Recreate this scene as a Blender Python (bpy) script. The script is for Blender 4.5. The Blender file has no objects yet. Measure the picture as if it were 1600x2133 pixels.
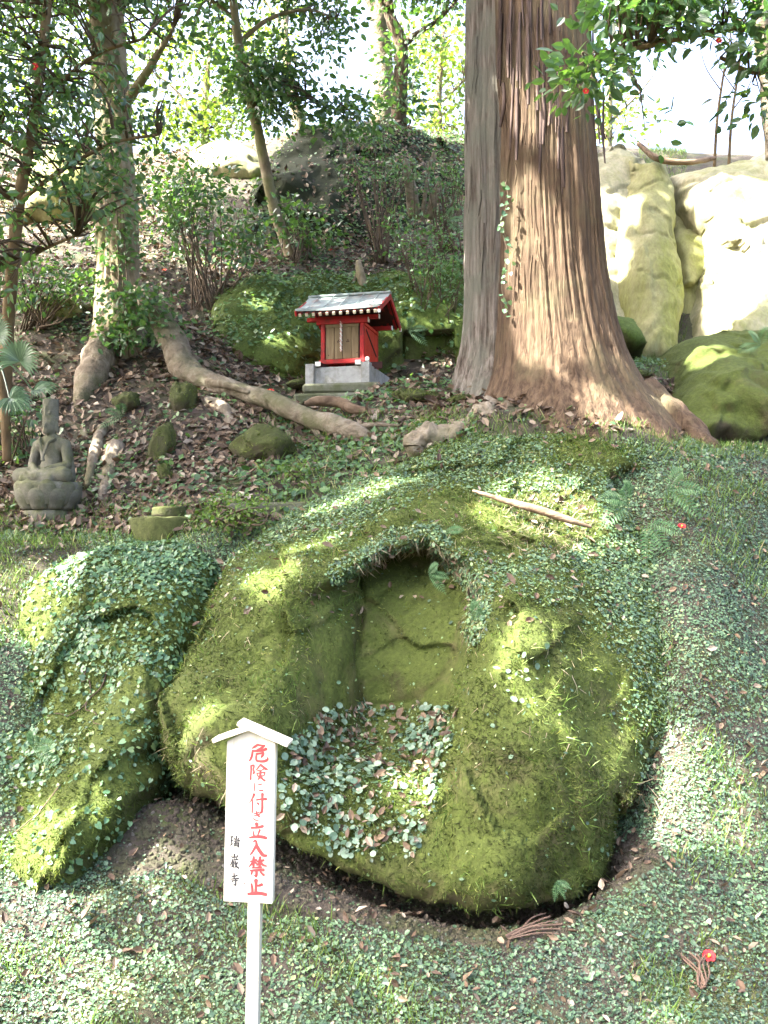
import bpy, bmesh, math, random
import numpy as np
from mathutils import Vector, Matrix, Euler

# ------------------------------------------------------------------ camera, sky, sun, exposure
SC = bpy.context.scene
COL = SC.collection
R = math.radians
CAM = np.array([0.0, 0.0, 1.6]); PITCH = R(2.0); FPX = 1066.5 / math.tan(R(27.0))
cam = bpy.data.cameras.new('camera'); cam_o = bpy.data.objects.new('camera', cam); COL.objects.link(cam_o)
cam.sensor_fit = 'VERTICAL'; cam.angle = R(54.0); cam.clip_end = 600; cam.clip_start = 0.05
cam_o.location = CAM; cam_o.rotation_euler = (R(90) + PITCH, 0, 0)
SC.camera = cam_o
SUN_AZ, SUN_EL = R(-107.0), R(50.0)       # azimuth from +Y, clockwise: the sun stands left of and behind the viewer
SUN = np.array([math.sin(SUN_AZ) * math.cos(SUN_EL), math.cos(SUN_AZ) * math.cos(SUN_EL), math.sin(SUN_EL)])
w = bpy.data.worlds.new('World'); SC.world = w; w.use_nodes = True
wn = w.node_tree.nodes; bg = wn['Background']
sky = wn.new('ShaderNodeTexSky'); sky.sky_type = 'NISHITA'; sky.sun_disc = False
sky.sun_elevation = SUN_EL; sky.sun_rotation = SUN_AZ; sky.dust_density = 9.0; sky.air_density = .7; sky.ozone_density = 1.0
w.node_tree.links.new(sky.outputs[0], bg.inputs[0]); bg.inputs[1].default_value = 0.15
sl = bpy.data.lights.new('sun', 'SUN'); sl.energy = 5.0; sl.angle = R(0.53); sl.color = (1.0, 0.95, 0.85)
so = bpy.data.objects.new('sun', sl); COL.objects.link(so); so.location = tuple(SUN * 40)
so.rotation_euler = Vector(tuple(SUN)).to_track_quat('Z', 'Y').to_euler()
SC.view_settings.view_transform = 'Standard'; SC.view_settings.look = 'None'
SC.view_settings.gamma = 1.0; SC.view_settings.use_curve_mapping = False
SC.view_settings.exposure = 3.5
SC.render.engine = 'CYCLES'
cy = SC.cycles; cy.use_denoising = True; cy.use_adaptive_sampling = True; cy.adaptive_threshold = .025; cy.max_bounces = 5; cy.diffuse_bounces = 3; cy.glossy_bounces = 2
cy.transmission_bounces = 3; cy.transparent_max_bounces = 4; cy.sample_clamp_indirect = 6.0
cy.caustics_reflective = False; cy.caustics_refractive = False

# ------------------------------------------------------------------ geometry helpers
rng = np.random.default_rng(7)
cp, sp = math.cos(PITCH), math.sin(PITCH)

def at(px, py, Y):
    u = (px - 800.0) / FPX; v = (1066.5 - py) / FPX
    d = np.array([u, cp - v * sp, sp + v * cp])
    return CAM + d * (Y / d[1])

def project(P):
    q = np.atleast_2d(P) - CAM
    z = q[:, 1] * cp + q[:, 2] * sp; y = -q[:, 1] * sp + q[:, 2] * cp
    zz = np.where(np.abs(z) < 1e-3, 1e-3, z)
    return 800 + FPX * q[:, 0] / zz, 1066.5 - FPX * y / zz, z

def _hash(ix, iy, iz, seed):
    h = (ix * 374761393 + iy * 668265263 + iz * 2147483647 + seed * 974634777) & 0xFFFFFFFF
    h = ((h ^ (h >> 13)) * 1274126177) & 0xFFFFFFFF
    h = h ^ (h >> 16)
    return (h & 0xFFFF) / 32767.5 - 1.0

def vnoise(P, freq=1.0, seed=0):
    P = np.asarray(P, float) * freq
    i = np.floor(P).astype(np.int64); f = P - i; f = f * f * (3 - 2 * f)
    out = 0
    for a in (0, 1):
        for b in (0, 1):
            for c in (0, 1):
                wgt = (f[:, 0] if a else 1 - f[:, 0]) * (f[:, 1] if b else 1 - f[:, 1]) * (f[:, 2] if c else 1 - f[:, 2])
                out = out + wgt * _hash(i[:, 0] + a, i[:, 1] + b, i[:, 2] + c, seed)
    return out

def fbm(P, freq=1.0, octs=4, seed=0, gain=0.5):
    s = 0; a = 1.0
    for k in range(octs):
        s = s + a * vnoise(P, freq * 2.03 ** k, seed + 17 * k); a *= gain
    return s

def facet(P, freq, seed):
    """broken rock: every cell of a jittered grid is its own tilted plane"""
    Q = P * freq + .22 * np.c_[fbm(P, freq * 1.7, 2, seed + 1), fbm(P, freq * 1.7, 2, seed + 2), fbm(P, freq * 1.7, 2, seed + 3)]
    i = np.floor(Q).astype(np.int64); best = np.full(len(Q), 1e9); out = np.zeros(len(Q))
    for a in (-1, 0, 1):
        for b in (-1, 0, 1):
            for c in (-1, 0, 1):
                x, y, z = i[:, 0] + a, i[:, 1] + b, i[:, 2] + c
                S_ = np.c_[x + .5 + .45 * _hash(x, y, z, seed), y + .5 + .45 * _hash(x, y, z, seed + 11), z + .5 + .45 * _hash(x, y, z, seed + 22)]
                d = Q - S_; dd = (d ** 2).sum(1); m_ = dd < best
                v = .55 * _hash(x, y, z, seed + 33) + d[:, 0] * .8 * _hash(x, y, z, seed + 44) + d[:, 2] * .8 * _hash(x, y, z, seed + 55)
                out = np.where(m_, v, out); best = np.where(m_, dd, best)
    return out

class TPS:
    def __init__(self, xy, val, smooth=0.01):
        xy = np.asarray(xy, float); val = np.asarray(val, float); n = len(xy)
        K = self.phi(np.linalg.norm(xy[:, None] - xy[None], axis=2)) + np.eye(n) * smooth
        Pm = np.c_[np.ones(n), xy]
        A = np.zeros((n + 3, n + 3)); A[:n, :n] = K; A[:n, n:] = Pm; A[n:, :n] = Pm.T
        s = np.linalg.solve(A, np.r_[val, 0, 0, 0]); self.w = s[:n]; self.a = s[n:]; self.xy = xy
    @staticmethod
    def phi(r): return r * r * np.log(r + 1e-9)
    def __call__(self, q):
        q = np.asarray(q, float); out = np.empty(len(q))
        for k in range(0, len(q), 20000):
            b = q[k:k + 20000]
            out[k:k + 20000] = self.phi(np.linalg.norm(b[:, None] - self.xy[None], axis=2)) @ self.w + self.a[0] + b @ self.a[1:]
        return out

def sd_poly(q, poly):
    """signed distance to a polygon, positive inside"""
    q = np.asarray(q, float); poly = np.asarray(poly, float); n = len(poly)
    d = np.full(len(q), 1e9); ins = np.zeros(len(q), bool)
    for k in range(n):
        a = poly[k]; b = poly[(k + 1) % n]; e = b - a; wv = q - a
        t = np.clip((wv @ e) / max(e @ e, 1e-12), 0, 1)
        d = np.minimum(d, np.linalg.norm(wv - t[:, None] * e, axis=1))
        c = ((a[1] > q[:, 1]) != (b[1] > q[:, 1]))
        with np.errstate(divide='ignore', invalid='ignore'):
            xi = (b[0] - a[0]) * (q[:, 1] - a[1]) / (b[1] - a[1] if b[1] != a[1] else 1e-12) + a[0]
        ins ^= c & (q[:, 0] < xi)
    return np.where(ins, d, -d)

def sstep(a, b, x):
    t = np.clip((x - a) / (b - a), 0, 1); return t * t * (3 - 2 * t)

def in_view(P, mx=130, my=130):
    px, py, z = project(P)
    return (z > 0.3) & (px > -mx) & (px < 1600 + mx) & (py > -my) & (py < 2133 + my)

def mesh_np(name, V, F, smooth=True, attrs=None):
    """F: int array (m,k) or a list of such arrays"""
    me = bpy.data.meshes.new(name)
    V = np.asarray(V, np.float32)
    if not isinstance(F, (list, tuple)): F = [F]
    F = [np.asarray(f, np.int32) for f in F if len(f)]
    me.vertices.add(len(V)); me.vertices.foreach_set('co', V.ravel())
    nl = sum(f.size for f in F); npoly = sum(len(f) for f in F)
    me.loops.add(nl); me.polygons.add(npoly)
    me.loops.foreach_set('vertex_index', np.concatenate([f.ravel() for f in F]))
    tot = np.concatenate([np.full(len(f), f.shape[1], np.int32) for f in F])
    st = np.r_[0, np.cumsum(tot)[:-1]].astype(np.int32)
    me.polygons.foreach_set('loop_start', st)
    me.polygons.foreach_set('use_smooth', np.full(npoly, smooth))
    for k, a in (attrs or {}).items():
        at_ = me.attributes.new(k, 'FLOAT', 'POINT'); at_.data.foreach_set('value', np.asarray(a, np.float32))
    me.update(); me.validate(); return me

def tag(o, label=None, cat=None, group=None, kind=None):
    if label: o['label'] = label
    if cat: o['category'] = cat
    if group: o['group'] = group
    if kind: o['kind'] = kind
    return o

BASE = {}
def empty(name, loc, label, cat, group=None, rot=None):
    o = bpy.data.objects.new(name, None); COL.objects.link(o); o.location = tuple(loc); o.empty_display_size = .1
    if rot is not None: o.rotation_euler = rot
    BASE[o] = np.asarray(loc, float)
    return tag(o, label, cat, group)

def obj(name, me, m=None, parent=None, world=True, **kw):
    """link a mesh; a mesh given in world coordinates is moved so that its origin is its thing's base"""
    o = bpy.data.objects.new(name, me); COL.objects.link(o)
    if m is not None:
        me.materials.clear(); me.materials.append(m)
    n = len(me.vertices)
    if world and n:
        if parent is not None:
            root = parent
            off = BASE[root]
            me.transform(Matrix.Translation(tuple(-off)))
        else:
            co = np.empty(n * 3, np.float32); me.vertices.foreach_get('co', co); co = co.reshape(-1, 3)
            off = np.array([co[:, 0].mean(), co[:, 1].mean(), co[:, 2].min()], float)
            me.transform(Matrix.Translation(tuple(-off))); o.location = tuple(off)
        BASE[o] = off
    if parent is not None: o.parent = parent
    return tag(o, **kw)

def copy_obj(o, parent=None):
    c = o.copy(); COL.objects.link(c); c.parent = parent
    return c

def grid_faces(nu, nv, wrap_u=False):
    """verts indexed [v*nu+u]"""
    u = np.arange(nu if wrap_u else nu - 1); v = np.arange(nv - 1)
    uu, vv = np.meshgrid(u, v); uu = uu.ravel(); vv = vv.ravel(); u2 = (uu + 1) % nu
    return np.c_[vv * nu + uu, vv * nu + u2, (vv + 1) * nu + u2, (vv + 1) * nu + uu]

def catmull(P, n):
    P = np.asarray(P, float); k = len(P)
    if k == 2:
        t = np.linspace(0, 1, n)[:, None]; return P[0] * (1 - t) + P[1] * t
    Q = np.vstack([2 * P[0] - P[1], P, 2 * P[-1] - P[-2]])
    t = np.linspace(0, k - 1 - 1e-9, n); i = np.floor(t).astype(int); f = (t - i)[:, None]
    a, b, c, d = Q[i], Q[i + 1], Q[i + 2], Q[i + 3]
    return .5 * (2 * b + (c - a) * f + (2 * a - 5 * b + 4 * c - d) * f ** 2 + (3 * b - a - 3 * c + d) * f ** 3)

def tube(pts, rad, nseg=8, n=None, amp=0.0, nf=4.0, seed=0, squash=None):
    """closed tapered tube along a smooth path; returns V, [quads, caps]"""
    pts = np.asarray(pts, float); n = n or max(2, len(pts) * 4)
    PR = catmull(np.c_[pts, np.asarray(rad, float)], n)
    P, r = PR[:, :3], np.maximum(PR[:, 3], 1e-4)
    T = np.gradient(P, axis=0); T /= np.linalg.norm(T, axis=1)[:, None] + 1e-12
    ref = np.array([0, 0, 1.0]) if abs(T[:, 2]).mean() < .8 else np.array([0, 1.0, 0])
    A = np.cross(T, ref); A /= np.linalg.norm(A, axis=1)[:, None] + 1e-12
    B = np.cross(A, T)
    th = np.linspace(0, 2 * np.pi, nseg, endpoint=False)
    V = P[:, None] + r[:, None, None] * (np.cos(th)[None, :, None] * A[:, None] + np.sin(th)[None, :, None] * B[:, None])
    V = V.reshape(-1, 3)
    if amp:
        C = np.repeat(P, nseg, axis=0); D = V - C
        V = C + D * (1 + amp * fbm(V, nf, 3, seed))[:, None]
    F = grid_faces(nseg, n, True)
    k = len(V); V = np.vstack([V, P[0] - T[0] * r[0] * .3, P[-1] + T[-1] * r[-1] * .4])
    j = np.arange(nseg); c0 = np.c_[(j + 1) % nseg, j, np.full(nseg, k)]
    b = (n - 1) * nseg; c1 = np.c_[b + j, b + (j + 1) % nseg, np.full(nseg, k + 1)]
    return V, [F, np.vstack([c0, c1])]

def merge(parts):
    Vs, q, t = [], [], []; off = 0
    for V, F in parts:
        Vs.append(V)
        for f in (F if isinstance(F, (list, tuple)) else [F]):
            f = np.asarray(f)
            if not len(f): continue
            (q if f.shape[1] == 4 else t).append(f + off)
        off += len(V)
    out = []
    if q: out.append(np.vstack(q))
    if t: out.append(np.vstack(t))
    return np.vstack(Vs), out

def bmx(fn, bevel=0.0, seg=1):
    bm = bmesh.new(); fn(bm)
    if bevel:
        bmesh.ops.bevel(bm, geom=list(bm.edges), offset=bevel, segments=seg, affect='EDGES', profile=.5)
    bmesh.ops.recalc_face_normals(bm, faces=list(bm.faces))
    me = bpy.data.meshes.new('m'); bm.to_mesh(me); bm.free(); return me

def box_me(sx, sy, sz, c=(0, 0, 0), rot=(0, 0, 0), bevel=0.004, jit=0.0, seed=0):
    def fn(bm):
        M = Matrix.Translation(c) @ Euler(rot).to_matrix().to_4x4() @ Matrix.Diagonal((sx, sy, sz, 1))
        bmesh.ops.create_cube(bm, size=1, matrix=M)
        if jit:
            rr = random.Random(seed)
            for v in bm.verts: v.co += Vector([rr.uniform(-jit, jit) for _ in range(3)])
    return bmx(fn, bevel)

def prism_me(poly, y0, y1, bevel=0.0):
    """polygon in (x,z) extruded along y"""
    def fn(bm):
        a = [bm.verts.new((x, y0, z)) for x, z in poly]; b = [bm.verts.new((x, y1, z)) for x, z in poly]
        bm.faces.new(a); bm.faces.new(b[::-1]); n = len(poly)
        for i in range(n): bm.faces.new((a[i], b[i], b[(i + 1) % n], a[(i + 1) % n]))
    return bmx(fn, bevel)

# ------------------------------------------------------------------ materials
def newmat(name):
    m = bpy.data.materials.new(name); m.use_nodes = True; nt = m.node_tree
    return m, nt, nt.nodes['Principled BSDF'], nt.nodes['Material Output']

def ramp(nt, stops, src):
    r = nt.nodes.new('ShaderNodeValToRGB'); e = r.color_ramp.elements
    while len(e) < len(stops): e.new(.5)
    for el, (p, c) in zip(e, stops): el.position = p; el.color = (*c, 1)
    nt.links.new(src, r.inputs[0]); return r.outputs[0]

def noise(nt, scale, detail=5, rough=.6, vec=None, dist=0.0):
    n = nt.nodes.new('ShaderNodeTexNoise'); n.inputs['Scale'].default_value = scale
    n.inputs['Detail'].default_value = detail; n.inputs['Roughness'].default_value = rough; n.inputs['Distortion'].default_value = dist
    if vec is not None: nt.links.new(vec, n.inputs['Vector'])
    return n.outputs['Fac']

def posvec(nt, stretch=(1, 1, 1)):
    g = nt.nodes.new('ShaderNodeTexCoord'); mp = nt.nodes.new('ShaderNodeMapping'); mp.inputs['Scale'].default_value = stretch
    nt.links.new(g.outputs['Object'], mp.inputs[0]); return mp.outputs[0]

def mixc(nt, fac, a, b, mode='MIX'):
    n = nt.nodes.new('ShaderNodeMix'); n.data_type = 'RGBA'; n.blend_type = mode
    for s, v in ((n.inputs[0], fac), (n.inputs[6], a), (n.inputs[7], b)):
        if hasattr(v, 'is_linked'): nt.links.new(v, s)
        elif isinstance(v, (int, float)): s.default_value = v
        else: s.default_value = (*v, 1)
    return n.outputs[2]

def mathn(nt, op, a, b=0.0, clamp=False):
    n = nt.nodes.new('ShaderNodeMath'); n.operation = op; n.use_clamp = clamp
    for s, v in ((n.inputs[0], a), (n.inputs[1], b)):
        if hasattr(v, 'is_linked'): nt.links.new(v, s)
        else: s.default_value = v
    return n.outputs[0]

def bump(nt, bsdf, h, strength=.5, dist=.02):
    b = nt.nodes.new('ShaderNodeBump'); b.inputs['Strength'].default_value = strength; b.inputs['Distance'].default_value = dist
    nt.links.new(h, b.inputs['Height']); nt.links.new(b.outputs[0], bsdf.inputs['Normal'])

def mat_rock(name, stops, scale=2.5, moss=None, moss_amt=.5, moss_scale=1.2, up=.5, rough=.9, bstr=.6, stretch=(1, 1, 1), patch=None, patch_amt=.5, patch_scale=.7):
    m, nt, b, o = newmat(name); v = posvec(nt, stretch)
    c = ramp(nt, stops, noise(nt, scale, 8, .65, v, .3))
    fine = noise(nt, scale * 14, 4, .7, v)
    c = mixc(nt, .55, c, ramp(nt, [(.25, (.35, .35, .35)), (.75, (1.25, 1.25, 1.25))], fine), 'MULTIPLY')
    if patch:
        f = ramp(nt, [(patch_amt - .06, (0, 0, 0)), (patch_amt + .08, (1, 1, 1))], noise(nt, patch_scale, 6, .6, v, .5))
        c = mixc(nt, f, patch, c)
    if moss:
        g = nt.nodes.new('ShaderNodeNewGeometry'); s = nt.nodes.new('ShaderNodeSeparateXYZ'); nt.links.new(g.outputs['Normal'], s.inputs[0])
        f = mathn(nt, 'ADD', mathn(nt, 'MULTIPLY', s.outputs[2], up), noise(nt, moss_scale, 7, .68, v, .4))
        f = ramp(nt, [(max(0, 1 - moss_amt - .1), (0, 0, 0)), (min(1, 1 - moss_amt + .12), (1, 1, 1))], f)
        mc = ramp(nt, [(.2, tuple(x * .5 for x in moss)), (.5, moss), (.8, tuple(min(1, x * 1.6) for x in moss))], noise(nt, 22, 5, .7, v))
        c = mixc(nt, f, c, mc)
    nt.links.new(c, b.inputs['Base Color']); b.inputs['Roughness'].default_value = rough
    b.inputs['Specular IOR Level'].default_value = .25
    h = mathn(nt, 'ADD', mathn(nt, 'MULTIPLY', noise(nt, scale * 4, 6, .7, v), .6), mathn(nt, 'MULTIPLY', fine, .4))
    bump(nt, b, h, bstr, .03)
    return m

def mat_plain(name, stops, scale=6, rough=.7, bstr=.2, stretch=(1, 1, 1), spec=.3, dirt=None, dirt_amt=.5, dirt_scale=3, metallic=0, detail=6):
    m, nt, b, o = newmat(name); v = posvec(nt, stretch)
    n = noise(nt, scale, detail, .65, v, .2); c = ramp(nt, stops, n)
    if dirt:
        f = ramp(nt, [(dirt_amt - .08, (1, 1, 1)), (dirt_amt + .12, (0, 0, 0))], noise(nt, dirt_scale, 6, .7, v))
        c = mixc(nt, f, c, dirt)
    nt.links.new(c, b.inputs['Base Color']); b.inputs['Roughness'].default_value = rough
    b.inputs['Specular IOR Level'].default_value = spec; b.inputs['Metallic'].default_value = metallic
    if bstr: bump(nt, b, n, bstr, .01)
    return m

def mat_leaf(name, stops, rough=.45, trans=.25, spec=.5, tcol=None, attr='rnd'):
    m, nt, b, o = newmat(name)
    a = nt.nodes.new('ShaderNodeAttribute'); a.attribute_name = attr
    c = ramp(nt, stops, a.outputs['Fac']); nt.links.new(c, b.inputs['Base Color'])
    b.inputs['Roughness'].default_value = rough; b.inputs['Specular IOR Level'].default_value = spec
    if trans:
        t = nt.nodes.new('ShaderNodeBsdfTranslucent')
        nt.links.new(mixc(nt, 1.0, c, tcol or (1.5, 1.6, .5), 'MULTIPLY'), t.inputs[0])
        mx = nt.nodes.new('ShaderNodeMixShader'); mx.inputs[0].default_value = trans
        nt.links.new(b.outputs[0], mx.inputs[1]); nt.links.new(t.outputs[0], mx.inputs[2]); nt.links.new(mx.outputs[0], o.inputs[0])
    return m

def mat_bark(name, stops, fscale=9, stretch=(1, 1, .09), rough=.9, bstr=.9, tint=None, tint_amt=.5):
    m, nt, b, o = newmat(name); v = posvec(nt, stretch)
    n = noise(nt, fscale, 6, .62, v, .6); c = ramp(nt, stops, n)
    v2 = posvec(nt)
    c = mixc(nt, .5, c, ramp(nt, [(.25, (.5, .47, .45)), (.75, (1.3, 1.25, 1.2))], noise(nt, 3.0, 6, .7, v2)), 'MULTIPLY')
    if tint:
        f = ramp(nt, [(tint_amt - .08, (0, 0, 0)), (tint_amt + .12, (1, 1, 1))], noise(nt, 1.6, 6, .65, v2)); c = mixc(nt, f, c, tint)
    nt.links.new(c, b.inputs['Base Color']); b.inputs['Roughness'].default_value = rough; b.inputs['Specular IOR Level'].default_value = .2
    bump(nt, b, mathn(nt, 'ADD', n, mathn(nt, 'MULTIPLY', noise(nt, fscale * 2.7, 4, .6, v), .5)), bstr, .04); return m

M = {}
M['ground'] = mat_rock('soil', [(.25, (.030, .024, .019)), (.55, (.064, .054, .042)), (.8, (.115, .10, .08))], 7, moss=(.045, .060, .018), moss_amt=.40, moss_scale=1.6, up=.05, bstr=.8)
M['boulder'] = mat_rock('mossy boulder', [(.3, (.060, .052, .022)), (.55, (.115, .105, .045)), (.8, (.19, .175, .09))], 2.6, moss=(.054, .072, .014), moss_amt=.58, moss_scale=2.2, up=.15, bstr=1.0, patch=(.045, .036, .022), patch_amt=.44, patch_scale=1.3)
M['ivyrock'] = mat_rock('ivy boulder', [(.3, (.05, .044, .024)), (.55, (.10, .09, .05)), (.8, (.2, .19, .13))], 2.6, moss=(.054, .074, .014), moss_amt=.58, up=.2, bstr=1.0)
M['wallrock'] = mat_rock('moss wall', [(.3, (.045, .038, .022)), (.6, (.095, .085, .045)), (.85, (.16, .145, .085))], 2.4, moss=(.055, .085, .014), moss_amt=.60, up=.2, bstr=1.0)
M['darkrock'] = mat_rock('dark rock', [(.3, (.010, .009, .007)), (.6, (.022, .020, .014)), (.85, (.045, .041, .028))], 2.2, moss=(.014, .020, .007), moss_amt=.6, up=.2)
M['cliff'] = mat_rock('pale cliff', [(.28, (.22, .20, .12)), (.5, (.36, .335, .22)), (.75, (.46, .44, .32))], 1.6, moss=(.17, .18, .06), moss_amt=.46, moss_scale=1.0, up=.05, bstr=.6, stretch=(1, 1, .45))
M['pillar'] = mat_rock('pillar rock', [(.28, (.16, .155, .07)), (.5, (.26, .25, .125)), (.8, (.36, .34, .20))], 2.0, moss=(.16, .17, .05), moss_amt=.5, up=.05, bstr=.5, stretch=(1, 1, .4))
M['stone'] = mat_rock('weathered stone', [(.3, (.08, .079, .062)), (.55, (.15, .148, .118)), (.8, (.24, .236, .195))], 8, moss=(.07, .076, .036), moss_amt=.46, moss_scale=4, up=.1, bstr=.35)
M['mossstone'] = mat_rock('mossy stone', [(.3, (.045, .04, .025)), (.6, (.10, .09, .055)), (.85, (.17, .16, .10))], 5, moss=(.05, .06, .017), moss_amt=.62, moss_scale=3, up=.3, bstr=.8)
M['concrete'] = mat_plain('pale cut stone', [(.3, (.26, .27, .26)), (.7, (.40, .41, .40))], 12, .85, .25, dirt=(.2, .2, .17), dirt_amt=.42, dirt_scale=5)
M['platform'] = mat_plain('green stained slab', [(.3, (.10, .105, .08)), (.7, (.19, .195, .155))], 9, .9, .4, dirt=(.075, .085, .04), dirt_amt=.47, dirt_scale=3)
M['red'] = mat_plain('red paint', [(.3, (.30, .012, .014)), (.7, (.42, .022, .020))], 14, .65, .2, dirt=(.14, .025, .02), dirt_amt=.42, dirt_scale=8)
M['redside'] = mat_plain('brighter side red', [(.3, (.48, .03, .016)), (.7, (.60, .045, .02))], 14, .55, .15, dirt=(.35, .02, .02), dirt_amt=.33, dirt_scale=9)  # side walls: brighter and more orange than the front red
M['white'] = mat_plain('white paint', [(.3, (.62, .62, .58)), (.7, (.78, .78, .74))], 30, .6, .1)
M['cream'] = mat_plain('cream paint', [(.3, (.48, .42, .30)), (.7, (.62, .57, .43))], 30, .7, .1)
M['copper'] = mat_plain('verdigris roof sheet', [(.3, (.14, .18, .175)), (.55, (.22, .27, .26)), (.75, (.32, .37, .36))], 7, .5, .2, spec=.5, dirt=(.22, .12, .10), dirt_amt=.36, dirt_scale=6)
M['wood'] = mat_plain('bare wood', [(.3, (.12, .085, .042)), (.55, (.19, .14, .075)), (.75, (.26, .20, .115))], 5, .75, .3, stretch=(6, 6, .5))
M['dark'] = mat_plain('dark and shaded wood', [(.3, (.03, .012, .01)), (.7, (.06, .022, .018))], 10, .8, .1)  # dark wood parts, plus the shade coloured into roof underside and gable
M['signwood'] = mat_plain('pale sign wood', [(.3, (.54, .51, .42)), (.7, (.66, .635, .55))], 5, .7, .15, stretch=(5, 5, .35), dirt=(.40, .36, .22), dirt_amt=.37, dirt_scale=5)
M['postwood'] = mat_plain('pale weathered post', [(.3, (.46, .44, .33)), (.7, (.68, .66, .55))], 6, .75, .25, stretch=(7, 7, .35), dirt=(.30, .28, .17), dirt_amt=.40, dirt_scale=5)
M['redink'] = mat_plain('red lettering paint', [(.3, (.55, .035, .04)), (.7, (.68, .06, .06))], 20, .6, 0)
M['blackink'] = mat_plain('black lettering paint', [(.3, (.02, .02, .022)), (.7, (.045, .045, .05))], 20, .6, 0)
M['rope'] = mat_plain('rope', [(.3, (.5, .16, .14)), (.6, (.68, .58, .5))], 40, .8, 0, stretch=(1, 1, 1.4))
M['cedar'] = mat_bark('cedar bark', [(.28, (.035, .022, .014)), (.42, (.066, .044, .028)), (.58, (.112, .078, .050)), (.8, (.165, .124, .086))], 20, (1, 1, .045), tint=(.105, .088, .05), tint_amt=.58)
M['cedar2'] = mat_bark('grey cedar bark', [(.30, (.032, .026, .021)), (.44, (.105, .086, .07)), (.58, (.235, .212, .185)), (.78, (.34, .32, .29))], 20, (1, 1, .045), tint=(.155, .155, .125), tint_amt=.50)
M['strip'] = mat_bark('shaggy bark', [(.3, (.028, .019, .016)), (.5, (.085, .060, .050)), (.75, (.17, .13, .115))], 14, (1, 1, .06))
M['bark'] = mat_bark('smooth grey bark', [(.3, (.12, .095, .06)), (.5, (.225, .19, .13)), (.75, (.33, .295, .22))], 6, (1, 1, .5), bstr=.5, tint=(.14, .145, .06), tint_amt=.55)
M['twig'] = mat_bark('twig bark', [(.3, (.05, .038, .026)), (.7, (.13, .10, .07))], 9, (1, 1, .3), bstr=.4)
M['thin'] = mat_bark('brown thin bark', [(.3, (.08, .055, .03)), (.55, (.15, .11, .06)), (.8, (.22, .18, .10))], 7, (1, 1, .4), bstr=.5)
M['root'] = mat_bark('root bark', [(.3, (.09, .074, .052)), (.5, (.19, .162, .12)), (.75, (.31, .28, .225))], 9, (1, 1, 1), bstr=.9, tint=(.095, .098, .048), tint_amt=.55)
M['deadwood'] = mat_bark('dead wood', [(.3, (.075, .05, .032)), (.5, (.15, .108, .072)), (.75, (.25, .19, .135))], 9, (.4, 1, 1), bstr=.5)
M['camellia'] = mat_leaf('camellia leaf', [(0, (.025, .062, .03)), (.35, (.045, .105, .046)), (.7, (.075, .155, .055)), (.93, (.11, .20, .06)), (1, (.18, .25, .07))], .30, .42, 1.0)
M['shrubleaf'] = mat_leaf('shrub leaf', [(0, (.035, .085, .035)), (.5, (.07, .15, .06)), (1, (.13, .23, .08))], .42, .32, .5)
M['paleleaf'] = mat_leaf('pale far leaf', [(0, (.075, .12, .03)), (.5, (.11, .17, .04)), (1, (.17, .22, .06))], .5, .4, .4)
M['cover'] = mat_leaf('ground cover leaf', [(0, (.030, .058, .038)), (.35, (.068, .128, .068)), (.7, (.115, .208, .102)), (.92, (.18, .265, .11)), (1, (.28, .30, .13))], .42, .12, .5)
M['round'] = mat_leaf('round leaf', [(0, (.05, .095, .06)), (.5, (.105, .18, .12)), (1, (.22, .30, .20))], .42, .12, .5)
M['ivy'] = mat_leaf('ivy leaf', [(0, (.03, .075, .04)), (.4, (.065, .14, .07)), (.8, (.11, .21, .10)), (1, (.2, .28, .11))], .42, .15, .45)
M['moss'] = mat_leaf('moss frond', [(0, (.024, .032, .007)), (.4, (.050, .072, .014)), (.8, (.092, .128, .026)), (1, (.17, .19, .055))], .8, .2, .2)
M['grass'] = mat_leaf('grass blade', [(0, (.045, .085, .018)), (.5, (.085, .15, .03)), (.9, (.14, .21, .05)), (1, (.30, .26, .14))], .5, .3, .35)
M['straw'] = mat_leaf('dry strand', [(0, (.16, .13, .085)), (1, (.34, .29, .20))], .7, .2, .2)
M['litter'] = mat_leaf('dry leaf', [(0, (.040, .026, .017)), (.35, (.088, .057, .036)), (.65, (.145, .102, .064)), (.88, (.22, .17, .12)), (1, (.32, .28, .22))], .6, .08, .35, (1.3, 1.0, .7))
M['flower'] = mat_plain('red petal', [(.3, (.45, .015, .02)), (.7, (.65, .03, .035))], 30, .5, 0)
M['stamen'] = mat_plain('yellow stamen', [(.3, (.6, .42, .05)), (.7, (.7, .5, .1))], 30, .6, 0)
M['palm'] = mat_leaf('palm leaf', [(0, (.05, .10, .05)), (.5, (.09, .16, .085)), (1, (.14, .22, .12))], .35, .25, .55)
M['fern'] = mat_leaf('fern leaf', [(0, (.05, .12, .05)), (1, (.10, .19, .08))], .5, .3, .4)
M['frond'] = mat_leaf('dead cedar frond', [(0, (.085, .055, .04)), (1, (.17, .115, .085))], .7, .05, .3)
M['needle'] = mat_leaf('cedar needles', [(0, (.02, .04, .016)), (1, (.05, .085, .03))], .6, .15, .3)
M['gravel'] = mat_plain('crumbled stone', [(.3, (.07, .064, .055)), (.7, (.15, .14, .12))], 15, .95, .6)

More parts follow.
